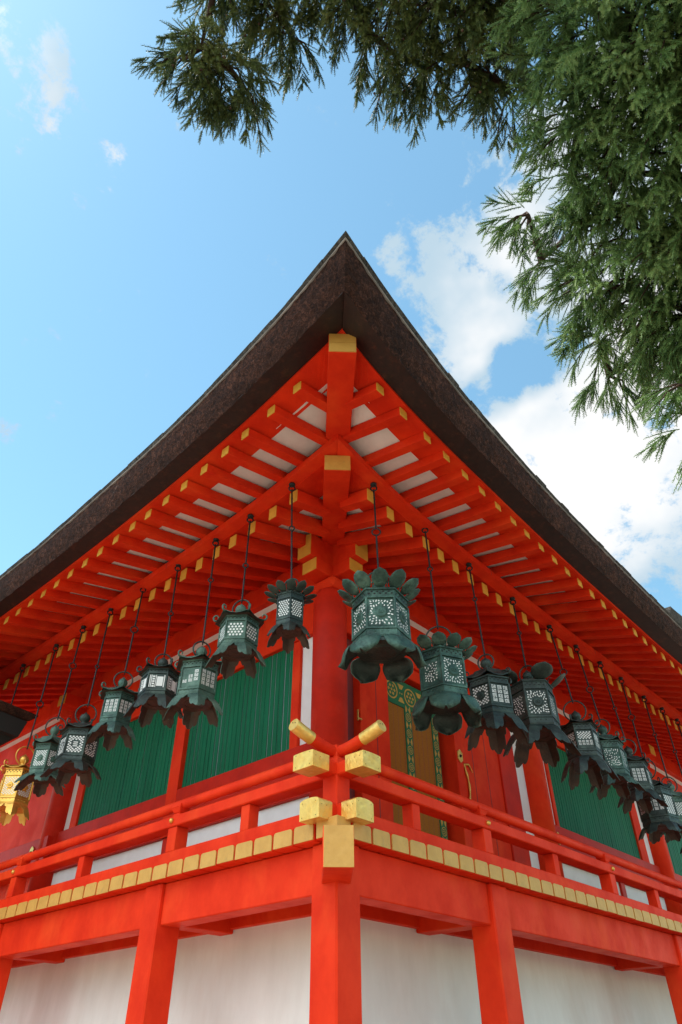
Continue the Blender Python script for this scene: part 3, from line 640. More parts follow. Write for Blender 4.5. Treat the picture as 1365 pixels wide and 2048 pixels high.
def lantern(spec):
    (side, hs, hz, zs, Rr, Wroof, Wsk, top, skirt, pk, rot, lean, mt, label) = spec
    zr, zf, zt, zb, zk = zs
    hx, hy, _ = F(side, hs, .09, 0)
    shift = Vector((RT.x, RT.y, 0)).normalized() * lean
    cx, cy = hx + shift.x, hy + shift.y
    root = empty('hanging_lantern', (cx, cy, zk)); tag(root, label, 'lantern', 'bronze lanterns hanging along the eaves')
    rr = random.Random(int(hs * 100) + (1 if side == 'L' else 2)); rl = lambda z: z - zk
    mm = MATS[mt]; inn = MATS['brown_bronze'] if mt != 'polished_gold' else MATS['gold_leaf']; irn = iron if mt != 'polished_gold' else iron
    tocam = math.atan2(CAM.y - cy, CAM.x - cx); a0 = tocam + R_(rot)      # angle of the front face normal
    hexp = lambda r, k: (r * math.cos(a0 + R_(30 + 60 * k)), r * math.sin(a0 + R_(30 + 60 * k)))
    def hexring(mb, prof, mi=0, cap=(True, True)):
        vs = [(*hexp(r, k), rl(z)) for r, z in prof for k in range(6)]; fs = []
        for i in range(len(prof) - 1):
            for k in range(6): fs.append((i * 6 + k, i * 6 + (k + 1) % 6, (i + 1) * 6 + (k + 1) % 6, (i + 1) * 6 + k))
        if cap[0]: fs.append(tuple(range(6))[::-1])
        if cap[1]: fs.append(tuple((len(prof) - 1) * 6 + k for k in range(6)))
        mb.add(vs, fs, mi)
    H = zt - zb; zA, zB = zb + .20 * H, zb + .80 * H
    # body: frame
    m = MB()
    hexring(m, [(Rr * .95, zb), (Rr * .95, zt)])
    hexring(m, [(Rr, zb - .002), (Rr * 1.02, zb + .02), (Rr * 1.0, zA - .022)]); hexring(m, [(Rr * 1.04, zA - .02), (Rr * 1.04, zA)])
    hexring(m, [(Rr * 1.035, zB), (Rr * 1.035, zB + .014)]); hexring(m, [(Rr * .99, zB + .015), (Rr * .99, zt - .012)]); hexring(m, [(Rr * 1.05, zt - .011), (Rr * 1.05, zt + .006)])
    for k in range(6):
        x, y = hexp(Rr * .985, k); m.tube([(x, y, rl(zA)), (x, y, rl(zB))], Rr * .055, 6)
    fl = Rr * math.cos(R_(30))
    # pierced frieze and relief beads
    for k in range(6):
        an = a0 + R_(60 * k); nx, ny = math.cos(an), math.sin(an); tx, ty = -ny, nx
        P = lambda x, z, d: (nx * d + tx * x, ny * d + ty * x, z)
        for i in range(9):
            u = (i - 4) / 4.4 * Rr * .44; zz = rl(zB + .016 + (zt - zB) * (.32 + .22 * (i % 2))); q = Rr * .035
            m.add([P(u - q * 1.3, zz - q * .6, fl * .992), P(u + q * .6, zz - q, fl * .992), P(u + q * 1.4, zz + q * .5, fl * .992), P(u - q * .5, zz + q, fl * .992)], [(0, 1, 2, 3)], 1)
        for i in range(3):
            u = (i - 1) * Rr * .22; zz = rl(zb + .09 * H + .01)
            m.lathe([(Rr * .05, 0), (Rr * .03, Rr * .03), (0, Rr * .04)], 8, (0, 0, 0)) if False else m.tube([P(u, zz, fl), P(u, zz, fl * 1.035)], [Rr * .045, Rr * .02], 8)
    body = m.obj('body_frame', [mm, dark], root, bevel=0)
    # panels with paper
    pw, ph = Rr * .86, (zB - zA) * .88; zc = rl((zA + zB) / 2)
    for k in range(6):
        an = a0 + R_(60 * k); nx, ny = math.cos(an), math.sin(an); tx, ty = -ny, nx
        P = lambda x, z, d: (nx * d + tx * x, ny * d + ty * x, z)
        kind = pk[k % len(pk)]; cells, orn = panel_cells(kind, pw, ph, rr)
        d0, d1 = fl * .965, fl * .985
        m = MB(); hw, hh = pw / 2 * 1.06, ph / 2 * 1.06
        m.hexa([P(-hw, zc - hh, d0), P(hw, zc - hh, d0), P(hw, zc - hh, d1), P(-hw, zc - hh, d1), P(-hw, zc + hh, d0), P(hw, zc + hh, d0), P(hw, zc + hh, d1), P(-hw, zc + hh, d1)])
        for o in orn:
            n = len(o); m.add([P(x, zc + y, d1) for x, y in o] + [P(x * .8, zc + y * .8, d1 + .012) for x, y in o], [tuple(range(n, 2 * n))] + [(i, (i + 1) % n, n + (i + 1) % n, n + i) for i in range(n)])
            q = max(abs(x) for x, y in o) * .5
            m.torus(P(-q * .35, zc + q * .1, d1 + .013), q * .5, .004, (nx, ny, 0), 12, 5); m.torus(P(q * .35, zc + q * .1, d1 + .013), q * .5, .004, (nx, ny, 0), 12, 5)
        pn = m.obj('panel', mm, root)
        m = MB()
        for c in cells: m.add([P(x, zc + y, d1 + .0016) for x, y in c], [tuple(range(len(c)))])
        m.obj('paper', paper, pn, fixn=False)
    # canopy ------------------------------------------------------------
    if top == 'roof':
        m = MB(); rows = []; Hd = zf - zt; ro = min(Wroof * .93, Rr * 1.36)
        for fr, fz in ((1.0, .05), (1.0, .10), (.9, .22), (.74, .50), (.60, .80), (.42, .95), (.2, 1.0)):
            row = []
            for i in range(25):
                ph_ = i / 24 * 2 * math.pi; c6 = abs(((math.degrees(ph_) / 60) % 1) - .5) * 2      # 1 at corners
                rad = ro * fr * math.cos(R_(30)) / math.cos(R_((math.degrees(ph_) + 30) % 60 - 30)) if True else 0
                a = a0 + R_(30) + ph_; cc = 1 - abs(((math.degrees(ph_) + 30) % 60) - 30) / 30
                rad = ro * fr * math.cos(R_(30)) / math.cos(R_(30) - abs(((math.degrees(ph_) + 30) % 60) - 30) * math.pi / 180) if False else ro * fr * (math.cos(R_(30)) / math.cos(R_(30 - abs(((math.degrees(ph_) + 30) % 60) - 30))))
                row.append((rad * math.cos(a), rad * math.sin(a), rl(zt + Hd * fz + .035 * (fr > .85) * cc ** 2)))
            rows.append(row)
        m.grid(rows, 0, False)
        hexring(m, [(ro * .99, zt + Hd * .045), (Rr * .9, zt + .004)], 1, (False, False))
        can = m.obj('canopy', [mm, inn], root)
        for k in range(6):
            ca = a0 + R_(30 + 60 * k); dx, dy = math.cos(ca), math.sin(ca); r0 = ro * .97; z0 = rl(zt + Hd * .1 + .03)
            sc = max(.035, (Wroof - ro) * 1.15); pts = []
            for i in range(12):
                t = i / 11; b = -1.2 + t * 4.6; q = sc * (1 - .45 * t)
                pts.append((dx * (r0 + q * math.cos(b) * .9 - sc * .1), dy * (r0 + q * math.cos(b) * .9 - sc * .1), z0 + sc * .95 + q * math.sin(b)))
            m = MB(); m.tube([(dx * ro * .7, dy * ro * .7, rl(zt + Hd * .55)), (dx * ro * .88, dy * ro * .88, rl(zt + Hd * .3) + .012)] + pts, [.008, .010] + [.0105 - .0005 * i for i in range(12)], 7); m.obj('scroll', mm, can)
    else:
        m = MB(); hexring(m, [(Rr * 1.02, zt + .007), (Rr * .9, zt + .03), (Rr * .6, zt + .06), (Rr * .3, zt + .09)])
        for k in range(12):
            an = a0 + R_(15 + 30 * k); x, y = math.cos(an) * Rr * .95, math.sin(an) * Rr * .95
            m.tube([(x, y, rl(zt)), (x * 1.1, y * 1.1, rl(zt + .04)), (x * 1.2, y * 1.2, rl(zt + .03))], .006, 5)
        can = m.obj('canopy', [mm, inn], root)
        n, L, Wd = (12, (Wroof - Rr * .9) * (1.3 if Rr > .2 else 1.1), Rr * (.30 if Rr > .2 else .33)) if top == 'lotus' else (5, Rr * .95, Rr * .52)
        for k in range(n):
            an = a0 + (2 * math.pi / n) * (k + (0 if top == 'lotus' else .2)); nx, ny = math.cos(an), math.sin(an); tx, ty = -ny, nx; rows = []
            tilt = R_((60 if Rr > .2 else 70) + rr.uniform(-5, 5)); Lk = L * rr.uniform(.93, 1.05)
            for j in range(8):
                v = j / 7; w = Wd * (math.sin(math.pi * min(1, .07 + .86 * v)) ** .7) * (1 if v < .86 else (1 - v) / .14 * .75 + .06) ; row = []
                for i in range(7):
                    u = i / 3 - 1
                    d = Rr * .90 + math.sin(tilt) * Lk * v + .10 * Lk * math.sin(math.pi * v) * (1 - u * u) ; z = zt + .012 + math.cos(tilt) * Lk * v + .06 * Lk * v * v
                    row.append((nx * d + tx * u * w, ny * d + ty * u * w, rl(z)))
                rows.append(row)
            m = MB(); m.grid(rows); m.obj('petal', [mm, mm], can, solid=.005)
    # finial
    m = MB(); fb = zf if top == 'roof' else zt + .07; fr = min(.055, Rr * .27)
    m.lathe([(fr * .9, 0), (fr * .95, .012), (fr * .55, .02), (fr * .6, .035), (fr * 1.0, .055), (fr * 1.12, .085), (fr * .9, .115), (fr * .45, .135), (fr * .1, .155), (.001, .16)], 18, (0, 0, rl(fb)))
    m.obj('finial', mm, root)
    # ring
    view = Vector((CAM.x - cx, CAM.y - cy, 0)).normalized(); yaw_ = rr.uniform(-.5, .5)
    axr = Matrix.Rotation(yaw_, 3, 'Z') @ view; rad = max(.06, (zr - fb) * .46)
    m = MB(); m.torus((0, 0, rl(zr) - rad), rad, .0085, axr, 26, 7); m.obj('hanging_ring', MATS['dark_bronze'] if mt != 'polished_gold' else mm, root)
    # rod with links up to the lantern beam
    a = Vector((0, 0, rl(zr) - .008)); b = Vector((hx - cx, hy - cy, rl(hz) - .03)); m = MB(); d = (b - a); axl = view.cross(Vector((0, 0, 1)))
    rod_link(m, a, b, view, rr)
    m.obj('suspension_rod', iron, root)
    # skirt --------------------------------------------------------------
    hk = zb - zk
    if skirt == 'ogee':
        m = MB(); prof = [(0, .12), (.06, .16), (.12, .30), (.2, .41), (.26, .43), (.30, .40), (.34, .47), (.37, .64), (.42, .79), (.5, .88), (.60, .91), (.68, .87), (.76, .93), (.88, 1.0), (1, 1.0)]; Wsk *= 1.08; hk *= .64
        fullp = [(-u, v) for u, v in prof[::-1]] + prof[1:]
        for k in range(6):
            p0 = Vector((*hexp(Rr * 1.0, k - 1), 0)); p1 = Vector((*hexp(Rr * 1.0, k), 0)); rows = []
            for u, v in fullp:
                row = []
                for j in range(5):
                    q = v * j / 4; ex = 1 + (Wsk / Rr - 1) * (q ** .85); base = p0.lerp(p1, (u + 1) / 2)
                    row.append((base.x * ex, base.y * ex, rl(zb + .004 - hk * q * (.62 + .38 * q))))
                rows.append(row)
            m.grid(rows, 0, False)
        sk = m.obj('skirt', [mm, inn], root, solid=.005, fixn=False)
        m = MB(); hexring(m, [(Rr * .97, zb - .03), (Rr * .97, zb - .008)]); m.torus((0, 0, rl(zb - .031)), Rr * .5, .005, (0, 0, 1), 20, 6)
        m.obj('floor_plate', inn, root)
    else:
        for k in range(6):
            an = a0 + R_(30 + 60 * k); nx, ny = math.cos(an), math.sin(an); tx, ty = -ny, nx; rows = []
            for j in range(11):
                v = j / 10; w = Rr * .60 * (math.sin(math.pi * (.20 + .62 * v)) ** .7) * (1 if v < .8 else math.cos((v - .8) / .2 * 1.45) ** .8 + .03); row = []
                for i in range(9):
                    u = i / 4 - 1; bul = math.sin(math.pi * min(1, v * .95)) 
                    d = Rr * .86 + (Wsk - Rr * .86) * (v ** .62) * (1 - .16 * u * u) + .10 * Rr * bul * (1 - u * u)
                    if v > .88: d += Rr * .12 * (v - .88) / .12 * (1 - u * u)
                    row.append((nx * d + tx * u * w, ny * d + ty * u * w, rl(zb + .006 - .54 * hk * (.15 * v + .85 * v ** 2.0) - .02 * u * u)))
                rows.append(row)
            m = MB(); m.grid(rows); m.obj('skirt_petal', [mm, MATS['dark_bronze']], root, solid=.006)
        m = MB(); hexring(m, [(Rr * 1.0, zb - .035), (Rr * 1.0, zb - .008)]); hexring(m, [(Rr * .55, zb - .05), (Rr * .7, zb - .036)]); m.obj('floor_plate', MATS['dark_bronze'], root)
    return root

def rod_link(m, a, b, view, rr, single=None):
    d = b - a; L = d.length; n = d.normalized(); f = rr.uniform(.38, .62); big = rr.choice([.022, .026, .042]); axs = [view, view.cross(n)]
    mid = a + d * f
    m.tube([a - n * 0.0, a + n * .012, mid - n * big], .0098, 6); m.tube([mid + n * big, b - n * .05], .0098, 6)
    m.torus(mid, big, .0078, view, 14, 6)
    for p in (mid - n * (big + .012), mid + n * (big + .012)): m.torus(p, .012, .006, axs[1], 10, 5)
    m.torus(a, .018, .007, view.cross(n), 12, 6)
    m.torus(b - n * .035, .032, .0085, view, 14, 6)
    m.lathe([(.012, .03), (.034, .026), (.034, .008), (.014, .0)], 10, (b.x, b.y, b.z))
    for q in (.2, .33, .72, .85):
        if rr.random() < .6: p = a + d * q; m.tube([p - n * .012, p, p + n * .012], [.009, .0125, .009], 6)

G1, G2, G3, GG = 'green_bronze', 'pale_green_bronze', 'dark_bronze', 'polished_gold'
SPECS = [
 ('L', .57, 6.35, (5.15, 4.97, 4.93, 4.61, 4.40), .135, .240, .205, 'lotus', 'ogee', ['hex'], 30, .045, G3, 'small dark bronze lantern with a lotus petal crown, left of the corner column'),
 ('L', 1.22, 6.28, (5.19, 4.99, 4.92, 4.63, 4.36), .188, .265, .270, 'roof', 'ogee', ['hex'], -12, 0, G2, 'pale green lantern with honeycomb panels, second on the left from the corner column'),
 ('L', 1.81, 6.26, (4.94, 4.74, 4.65, 4.30, 4.04), .196, .270, .284, 'roof', 'ogee', ['columns_offset', 'columns', 'columns'], -25, .01, G2, 'green lantern with stepped cut out writing columns, third on the left from the corner'),
 ('L', 2.51, 6.24, (5.05, 4.86, 4.80, 4.52, 4.22), .194, .262, .283, 'roof', 'ogee', ['stripes'], -10, .02, G3, 'grey green lantern with wide plain white panels, before the post between two green shutters'),
 ('L', 3.22, 6.25, (5.08, 4.86, 4.77, 4.43, 4.17), .176, .253, .266, 'roof', 'ogee', ['columns'], -28, -.01, G1, 'green lantern with columns of openwork writing, fifth on the left, under a crossed iron hook'),
 ('L', 3.94, 6.22, (4.90, 4.65, 4.54, 4.19, 3.96), .209, .272, .306, 'roof', 'ogee', ['lattice_slot'], -12, 0, G3, 'dark lantern with diamond lattice and slotted round crest, before a white strip on the left'),
 ('L', 4.60, 6.21, (4.93, 4.68, 4.55, 4.21, 3.99), .177, .237, .296, 'roof', 'ogee', ['lattice_disc'], 28, -.02, G2, 'pale green lattice lantern beside the gold lantern'),
 ('L', 5.29, 6.19, (4.74, 4.49, 4.41, 4.01, 3.77), .201, .259, .245, 'roof', 'ogee', ['lattice_disc'], -25, 0, GG, 'bright gold lantern at the far left end of the row'),
 ('R', .46, 6.31, (5.20, 4.91, 4.87, 4.39, 4.07), .253, .376, .352, 'lotus', 'lotus', ['floral'], 2, .01, G1, 'largest green lantern with lotus crown and petal skirt, right of the corner column'),
 ('R', 1.33, 6.25, (4.97, 4.67, 4.63, 4.17, 3.84), .237, .332, .322, 'lotus', 'lotus', ['floral', 'floral', 'floral', 'floral', 'floral', 'cross'], 30, .03, G1, 'lotus crowned green lantern with a cross pierced panel, before the bamboo blind'),
 ('R', 2.17, 6.16, (4.98, 4.79, 4.64, 4.26, 3.90), .225, .268, .327, 'roof', 'ogee', ['columns', 'columns', 'columns', 'columns', 'columns', 'lattice_disc'], 30, .03, G3, 'hexagonal lantern with one lattice and one writing panel, third on the right from the corner'),
 ('R', 3.11, 6.12, (5.19, 4.97, 4.91, 4.40, 3.99), .251, .349, .391, 'leaves', 'ogee', ['floral', 'cross'], 15, .01, G3, 'dark lantern crowned with a few broad leaves, fourth on the right from the corner'),
 ('R', 4.01, 6.10, (5.05, 4.77, 4.70, 4.32, 3.94), .200, .255, .309, 'roof', 'ogee', ['lattice_columns'], 15, .085, G3, 'leaning lantern with lattice above writing, just right of the leaf crowned lantern'),
 ('R', 4.73, 6.09, (5.03, 4.81, 4.69, 4.29, 4.03), .198, .247, .309, 'roof', 'ogee', ['rosette'], 15, .08, G1, 'green lantern with a round rosette panel, before the right green shutter'),
 ('R', 5.45, 6.11, (4.97, 4.73, 4.62, 4.27, 4.00), .194, .245, .297, 'roof', 'ogee', ['columns'], 20, .07, G3, 'dark narrow lantern with writing columns, just right of the rosette lantern'),
 ('R', 6.12, 6.10, (4.87, 4.58, 4.45, 4.01, 3.78), .225, .265, .305, 'roof', 'ogee', ['columns', 'lattice', 'columns', 'columns', 'columns', 'columns'], 0, 0, G3, 'dark lantern near the right picture edge with three writing columns on its front'),
 ('R', 6.89, 6.06, (4.82, 4.59, 4.49, 4.17, 3.92), .210, .266, .315, 'roof', 'ogee', ['lattice', 'columns'], 20, .0, G2, 'lantern cut off by the right picture edge, with bright panels'),
 ('R', 7.59, 6.09, (4.76, 4.53, 4.43, 4.10, 3.84), .218, .276, .326, 'roof', 'ogee', ['columns'], 10, 0, G3, 'lantern of which only the iron rod shows, second last on the right'),
 ('R', 8.19, 6.08, (4.71, 4.46, 4.35, 4.00, 3.74), .224, .283, .336, 'roof', 'ogee', ['lattice'], 10, 0, G3, 'lantern of which only the top of its rod shows, last on the right'),
]
for sp in SPECS: lantern(sp)
hk = MB(); hx, hy, _ = F('L', 6.24, .09, 0); v_ = Vector((-1, -1, 0)).normalized()
rod_link(hk, Vector((0, 0, .02)), Vector((0, 0, 6.2 - 4.76)), v_, random.Random(4))
hk.torus((-.03, 0, 0), .03, .007, (0, 1, 0), 10, 6, 0, math.pi / 2, math.pi * 1.6)
ho = hk.obj('hanging_hook', iron, None, loc=(hx, hy, 4.74)); tag(ho, 'empty iron hook on a long rod below the dark side roof', 'hook')

# ================================================================== side roof at the left, far roof at the right
gate = tag(empty('side_porch', (-.6, 6.6, 0)), 'small side porch with a dark bark roof at the left picture edge', 'porch')
m = MB(); m.hexa([(x, y, z) for x, y, z in [(.62, -.85, 5.235), (-2.6, -.85, 5.50), (-2.6, 1.2, 5.9), (.62, 1.2, 5.66), (.72, -.93, 5.32), (-2.6, -.93, 5.60), (-2.6, 1.2, 6.3), (.72, 1.2, 6.0)]]); m.obj('roof_slope', [bark], gate, bevel=.02)
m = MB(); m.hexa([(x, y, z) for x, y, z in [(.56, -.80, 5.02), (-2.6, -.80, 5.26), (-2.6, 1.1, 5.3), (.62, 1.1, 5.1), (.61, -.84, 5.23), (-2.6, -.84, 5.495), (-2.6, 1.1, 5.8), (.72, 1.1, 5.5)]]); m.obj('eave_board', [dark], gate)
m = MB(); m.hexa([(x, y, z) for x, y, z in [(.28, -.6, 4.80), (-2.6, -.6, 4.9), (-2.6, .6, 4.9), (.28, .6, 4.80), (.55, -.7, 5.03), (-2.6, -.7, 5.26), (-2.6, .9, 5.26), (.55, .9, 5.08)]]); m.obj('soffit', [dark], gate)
m = MB(); m.box((-2.4, .62, 0), (.62, .74, 4.88)); m.obj('wall', red, gate)
m = MB(); m.box((.40, .5, 0), (.64, .615, 4.85)); m.obj('post', redold, gate)

far = tag(empty('far_hall', (14.0, 1.0, 0)), 'pale bark roof of a taller hall beyond the right eaves', 'building')
def farbox(name, x0, x1, y0, y1, zf0, zf1, th, mt, dy=0):
    m = MB(); n = 10; rows = []
    for i in range(n + 1):
        t = i / n; x = x0 + (x1 - x0) * t; z = zf0 + (zf1 - zf0) * t * t
        rows.append([(x, y0, z), (x, y0 - dy, z + th), (x, y1, z + th + .4), (x, y1, z), (x, y0, z)])
    m.grid(rows, 0, False); m.add(rows[0][:4], [(0, 1, 2, 3)]); m.add(rows[-1][:4], [(0, 1, 2, 3)]); return m.obj(name, mt, far)
farbox('roof', .2, 4.6, 0, 7, 11.0, 12.4, .34, shingle, .12)
farbox('eave_batten', .2, 4.6, .03, .3, 10.94, 12.34, .055, strip)
farbox('eave_underside', .2, 4.5, .12, 3, 10.65, 12.0, .29, barkdark)
m = MB(); m.box((.9, .8, 0), (4, 6, 10.9)); m.obj('wall', red, far)
m = MB(); m.box((.6, .45, 10.2), (4.3, .75, 10.7)); m.obj('eave_beam', red, far)
# ================================================================== cedars
npr = np.random.default_rng(5)
def leafmat(name, a, b, c):
    m = bpy.data.materials.new(name); m.use_nodes = True; nt = m.node_tree; bs = nt.nodes['Principled BSDF']; bs.inputs['Roughness'].default_value = .55; bs.inputs['Specular IOR Level'].default_value = .35
    t = nd(nt, 'ShaderNodeTexCoord')
    n = nd(nt, 'ShaderNodeTexNoise', ins={'Scale': 2.6, 'Detail': 3}); nt.links.new(t.outputs['Object'], n.inputs[0])
    n2 = nd(nt, 'ShaderNodeTexNoise', ins={'Scale': 24, 'Detail': 2}); nt.links.new(t.outputs['Object'], n2.inputs[0])
    ad = nd(nt, 'ShaderNodeMath', operation='ADD'); nt.links.new(n.outputs[0], ad.inputs[0]); nt.links.new(n2.outputs[0], ad.inputs[1])
    r = nd(nt, 'ShaderNodeMapRange'); r.inputs[1].default_value = .75; r.inputs[2].default_value = 1.25; nt.links.new(ad.outputs[0], r.inputs[0])
    cr = nd(nt, 'ShaderNodeValToRGB'); e = cr.color_ramp.elements; e[0].color = (*a, 1); e[1].color = (*c, 1); k = e.new(.5); k.color = (*b, 1); nt.links.new(r.outputs[0], cr.inputs[0]); nt.links.new(cr.outputs[0], bs.inputs['Base Color'])
    tr = nd(nt, 'ShaderNodeBsdfTranslucent'); nt.links.new(cr.outputs[0], tr.inputs[0]); mx = nd(nt, 'ShaderNodeMixShader', ins={0: .22}); nt.links.new(bs.outputs[0], mx.inputs[1]); nt.links.new(tr.outputs[0], mx.inputs[2])
    nt.links.new(mx.outputs[0], nt.nodes['Material Output'].inputs[0]); return m
leafA = leafmat('cedar_needles', (.085, .165, .050), (.150, .260, .080), (.24, .34, .12))
leafB = leafmat('backlit_cedar_needles', (.050, .080, .024), (.090, .130, .036), (.16, .18, .052))  # darker copy of the needles, backlit shade put into the colour
cone = mat('cedar_cone', (.09, .045, .025), (.05, .025, .015), 20, .8)
def template(nneed, seed, th=1.0):
    r = np.random.default_rng(seed); V = []; Fc = []
    xs = [0, .35, .7, 1.0]; rad = [.0032, .003, .0024, .0008]
    for x, q in zip(xs, rad):
        for k in range(3): V.append((x, q * np.cos(k * 2.094), q * np.sin(k * 2.094)))
    for i in range(3):
        for k in range(3):
            a, b, c, d = i * 3 + k, i * 3 + (k + 1) % 3, i * 3 + 3 + (k + 1) % 3, i * 3 + 3 + k; Fc += [(a, b, c), (a, c, d)]
    for i in range(nneed):
        x = .04 + .95 * (i + r.uniform(0, .8)) / nneed; an = i * 2.4 + r.uniform(-.3, .3); l = r.uniform(.8, 1.15) * (1 if x < .85 else .75); R = .0115 * l * th; dx = .052 * l
        c, s = np.cos(an), np.sin(an); b = len(V); w = .0021 * th
        V += [(x - .004, .002 * c - w * s, .002 * s + w * c), (x - .004, .002 * c + w * s, .002 * s - w * c), (x + dx * .55, R * .8 * c + w * .6 * s, R * .8 * s - w * .6 * c), (x + dx, R * c, R * s)]
        Fc += [(b, b + 1, b + 2), (b, b + 2, b + 3)]
    return np.array(V, np.float32), np.array(Fc, np.int32)
TEMPL = [template(40, 1), template(46, 2), template(36, 3)]
def nrm(a): return a / np.maximum(np.linalg.norm(a, axis=-1, keepdims=True), 1e-9)
def sprays(base, dirs, length, ntw, tw):
    """drooping sprays: returns twig bases, directions, lengths (all vectorised)."""
    n = len(base); K = 9; P = np.zeros((n, K, 3)); D = np.zeros((n, K, 3)); p = base.copy(); d = nrm(dirs)
    for k in range(K):
        P[:, k] = p; D[:, k] = d; p = p + d * (length[:, None] / (K - 1)); d = nrm(d + np.array([0, 0, -.13]) + npr.normal(0, .05, d.shape))
    t = npr.uniform(.04, 1, (n, ntw)); t[:, 0] = 1; idx = np.clip((t * (K - 1)).astype(int), 0, K - 2); fr = (t * (K - 1) - idx)[..., None]
    ii = np.arange(n)[:, None]; B = P[ii, idx] * (1 - fr) + P[ii, idx + 1] * fr; A = D[ii, idx]
    rnd = npr.normal(0, 1, A.shape); side = nrm(rnd - A * (rnd * A).sum(-1, keepdims=True)); side[..., 2] *= .7
    sp = npr.uniform(.35, .8, t.shape)[..., None]; sp[:, 0] = .08
    T = nrm(A + side * sp + np.array([0, 0, -.18])); L = tw * (1.1 - .45 * t) * npr.uniform(.7, 1.2, t.shape)
    return B.reshape(-1, 3), T.reshape(-1, 3), L.reshape(-1), P
def twig_mesh(B, T, L, droop=.18, th=1.25):
    Vs = []; Fs = []; off = 0; which = npr.integers(0, len(TEMPL), len(B))
    for w, (V, Fc) in enumerate(TEMPL):
        k = which == w; b, t, l = B[k], T[k], L[k]; n = len(b)
        if n == 0: continue
        u = nrm(np.cross(t, npr.normal(0, 1, t.shape))); v = np.cross(t, u)
        X = b[:, None] + t[:, None] * (V[None, :, 0:1] * l[:, None, None]) + (u[:, None] * V[None, :, 1:2] + v[:, None] * V[None, :, 2:3]) * th
        bend = u * npr.uniform(-.12, .12, n)[:, None] + np.array([0, 0, -1]) * droop * npr.uniform(.2, 1.2, n)[:, None]
        X = X + bend[:, None] * (V[None, :, 0:1] ** 2 * l[:, None, None])
        Vs.append(X.reshape(-1, 3)); Fs.append((Fc[None] + (np.arange(n) * len(V))[:, None, None]).reshape(-1, 3) + off); off += n * len(V)
    return np.concatenate(Vs), np.concatenate(Fs)
def raw_mesh(name, V, Fc, mats, parent, extra=None):
    me = bpy.data.meshes.new(name); me.vertices.add(len(V)); me.vertices.foreach_set('co', np.ascontiguousarray(V, np.float32).ravel())
    me.loops.add(len(Fc) * 3); me.loops.foreach_set('vertex_index', Fc.astype(np.int32).ravel()); me.polygons.add(len(Fc))
    me.polygons.foreach_set('loop_start', np.arange(0, len(Fc) * 3, 3, dtype=np.int32)); 
    for m in mats: me.materials.append(m)
    if extra is not None: me.polygons.foreach_set('material_index', extra.astype(np.int32))
    me.update(calc_edges=True); o = bpy.data.objects.new(name, me); COL.objects.link(o); o.parent = parent; return o
def cedar(label, trunk_xy, trunk_h, clumps, leaf, tw, hubs):
    root = tag(empty('cedar_tree', (trunk_xy[0], trunk_xy[1], 0)), label, 'tree', 'cedars leaning over the court')
    O = np.array([trunk_xy[0], trunk_xy[1], 0.0])
    m = MB(); pts = [(.05 * math.sin(i), .05 * math.cos(i * 1.3), trunk_h * i / 10) for i in range(11)]; m.tube(pts, [.42 * (1 - .085 * i) + (.18 if i == 0 else 0) for i in range(11)], 14); m.obj('trunk', treebark, root)
    AB, AT, AL = [], [], []; CORES = []; clumps = sorted(clumps, key=lambda c: -c[0] if leaf is leafA else c[1]); lim = MB(); cones = []
    for (px, py, rad, dep, wgt) in clumps:
        c = np.array(CAM) + np.array(dirpx(px, py)) * dep; r = rad / 1386.17 * dep
        hub = O + np.array([0, 0, 0]); hz = min(trunk_h * .92, c[2] + .8 + .1 * np.linalg.norm(c[:2] - O[:2])); hub = O + np.array([0, 0, hz])
        st = (c - hub); dist = np.linalg.norm(st); out = st / dist
        core = c - out * r * .55 + np.array([0, 0, r * .25])
        r0 = .075
        near = [k for k in CORES if np.linalg.norm(k - core) < dist * .75]
        if near:
            k = min(near, key=lambda k: np.linalg.norm(k - core)); hub = k; dist = np.linalg.norm(core - hub); r0 = .02
        CORES.append(core)
        q = [hub - O + (core - hub) * t + np.array([0, 0, .12 * dist * math.sin(math.pi * t) * .5]) for t in np.linspace(0, 1, 9)]
        lim.tube([tuple(x) for x in q], [r0 * (1 - t) ** .8 + .010 for t in np.linspace(0, 1, 9)], 6)
        n = max(5, int(wgt * (185 if leaf is leafA else 215) * r * r + wgt * 32 * r)); 
        ang = npr.normal(0, 1, (n, 3)); ang = nrm(ang); rr_ = npr.uniform(0, 1, n) ** .5
        base = core + ang * (rr_ * r * .62)[:, None]
        d = nrm(ang * .9 + out * .55 + np.array([0, 0, -.35]))
        ln = npr.uniform(.55, 1.0, n) * min(.75, r * .95 + .15)
        B, T, L, P = sprays(base, d, ln, 16, tw)
        AB.append(B); AT.append(T); AL.append(L)
        for i in range(0, n, 2):
            lim.tube([tuple(core - O)] + [tuple(P[i, k] - O) for k in (0, 3, 6, 8)], [.011, .008, .006, .004, .002], 4)
        if leaf is leafB:
            for i in range(n // 2): cones.append(P[i % n, npr.integers(3, 9)] - O + npr.normal(0, .03, 3))
    lim.obj('branch', treebark, root, fixn=False)
    V, Fc = twig_mesh(np.concatenate(AB) - O, np.concatenate(AT), np.concatenate(AL))
    mi = np.zeros(len(Fc), np.int32)
    if cones:
        ic = MB()
        for c in cones: ic.lathe([(.001, -.011), (.009, -.006), (.011, .002), (.006, .010), (.001, .012)], 6, tuple(c))
        tri = []
        for f in ic.f:
            for k in range(1, len(f) - 1): tri.append((f[0], f[k], f[k + 1]))
        tri = np.array(tri) + len(V); mi = np.concatenate([mi, np.ones(len(tri), np.int32)]); V = np.concatenate([V, np.array(ic.v)]); Fc = np.concatenate([Fc, tri])
    raw_mesh('crown', V, Fc, [leaf, cone], root, mi)
    return len(Fc)
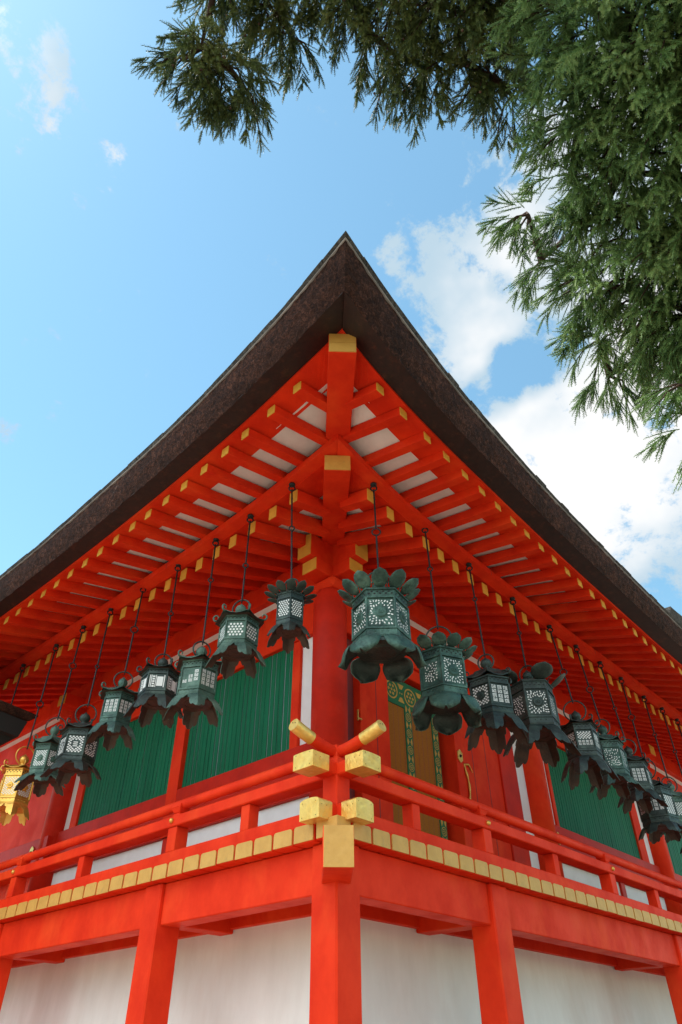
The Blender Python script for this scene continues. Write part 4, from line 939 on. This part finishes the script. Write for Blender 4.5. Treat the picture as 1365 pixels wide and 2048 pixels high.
CL_R = [(1100, 60, 90, 5.6, 1), (1090, 170, 70, 5.6, 1), (1200, 100, 110, 5.3, 1), (1300, 110, 120, 5.1, 1), (1120, 285, 75, 5.5, 1), (1220, 260, 110, 5.3, 1), (1330, 280, 115, 5.1, 1), (1115, 385, 55, 5.6, .9),
        (1200, 400, 95, 5.4, .9), (1315, 420, 110, 5.2, 1), (1150, 480, 60, 5.5, .8), (1035, 455, 48, 5.9, .75), (1065, 545, 42, 5.9, .7), (1245, 540, 105, 5.3, .95), (1345, 560, 100, 5.1, 1), (1165, 615, 78, 5.4, 1),
        (1265, 655, 95, 5.3, 1), (1350, 680, 85, 5.1, 1), (1180, 715, 50, 5.5, .9), (1205, 775, 38, 5.6, .8), (1290, 735, 45, 5.4, .9), (1360, 750, 45, 5.2, .9), (1362, 800, 44, 4.6, .55), (1368, 885, 46, 4.6, .5), (1600, 330, 140, 4.8, .7), (1640, 560, 140, 4.8, .7), (1760, 420, 150, 4.6, .6), (1560, 60, 140, 5.0, .6),
        (1450, 200, 130, 5, .8), (1460, 450, 130, 5, .8), (1450, 680, 120, 5, .8), (1250, -60, 130, 5.4, .7), (1400, -40, 140, 5.2, .7)]
CL_L = [(395, 140, 55, 6.5, .95), (440, 185, 68, 6.5, 1), (490, 222, 48, 6.5, .8), (360, 150, 34, 6.4, .8), (405, 200, 40, 6.5, .8), (425, 10, 50, 6.9, 1), (500, 15, 55, 7, 1), (545, 75, 52, 6.9, .95), (585, 115, 42, 6.9, .9), (600, 20, 60, 7, .9),
        (700, 40, 55, 6.6, 1), (735, 110, 48, 6.6, .8), (800, 50, 85, 6.5, 1), (795, 160, 55, 6.4, .85), (855, 185, 58, 6.4, .9), (900, 70, 85, 6.3, 1), (925, 170, 52, 6.3, .85), (985, 90, 75, 6.2, 1), (985, 195, 48, 6.2, .9), (1025, 225, 40, 6.1, .85),
        (1040, 20, 80, 6.2, 1), (650, -40, 70, 6.8, .7), (800, -50, 90, 6.5, .7), (950, -50, 90, 6.3, .7), (480, -50, 60, 7, .6)]
nA = cedar('bright green cedar filling the upper right with feathery drooping sprays', (CAM.x + 3.6, CAM.y - 4.6), 13, CL_R, leafA, .205, None)
nB = cedar('darker cedar branch with small brown cones hanging into the top of the sky', (CAM.x - 2.6, CAM.y - 3.4), 14, CL_L, leafB, .18, None)
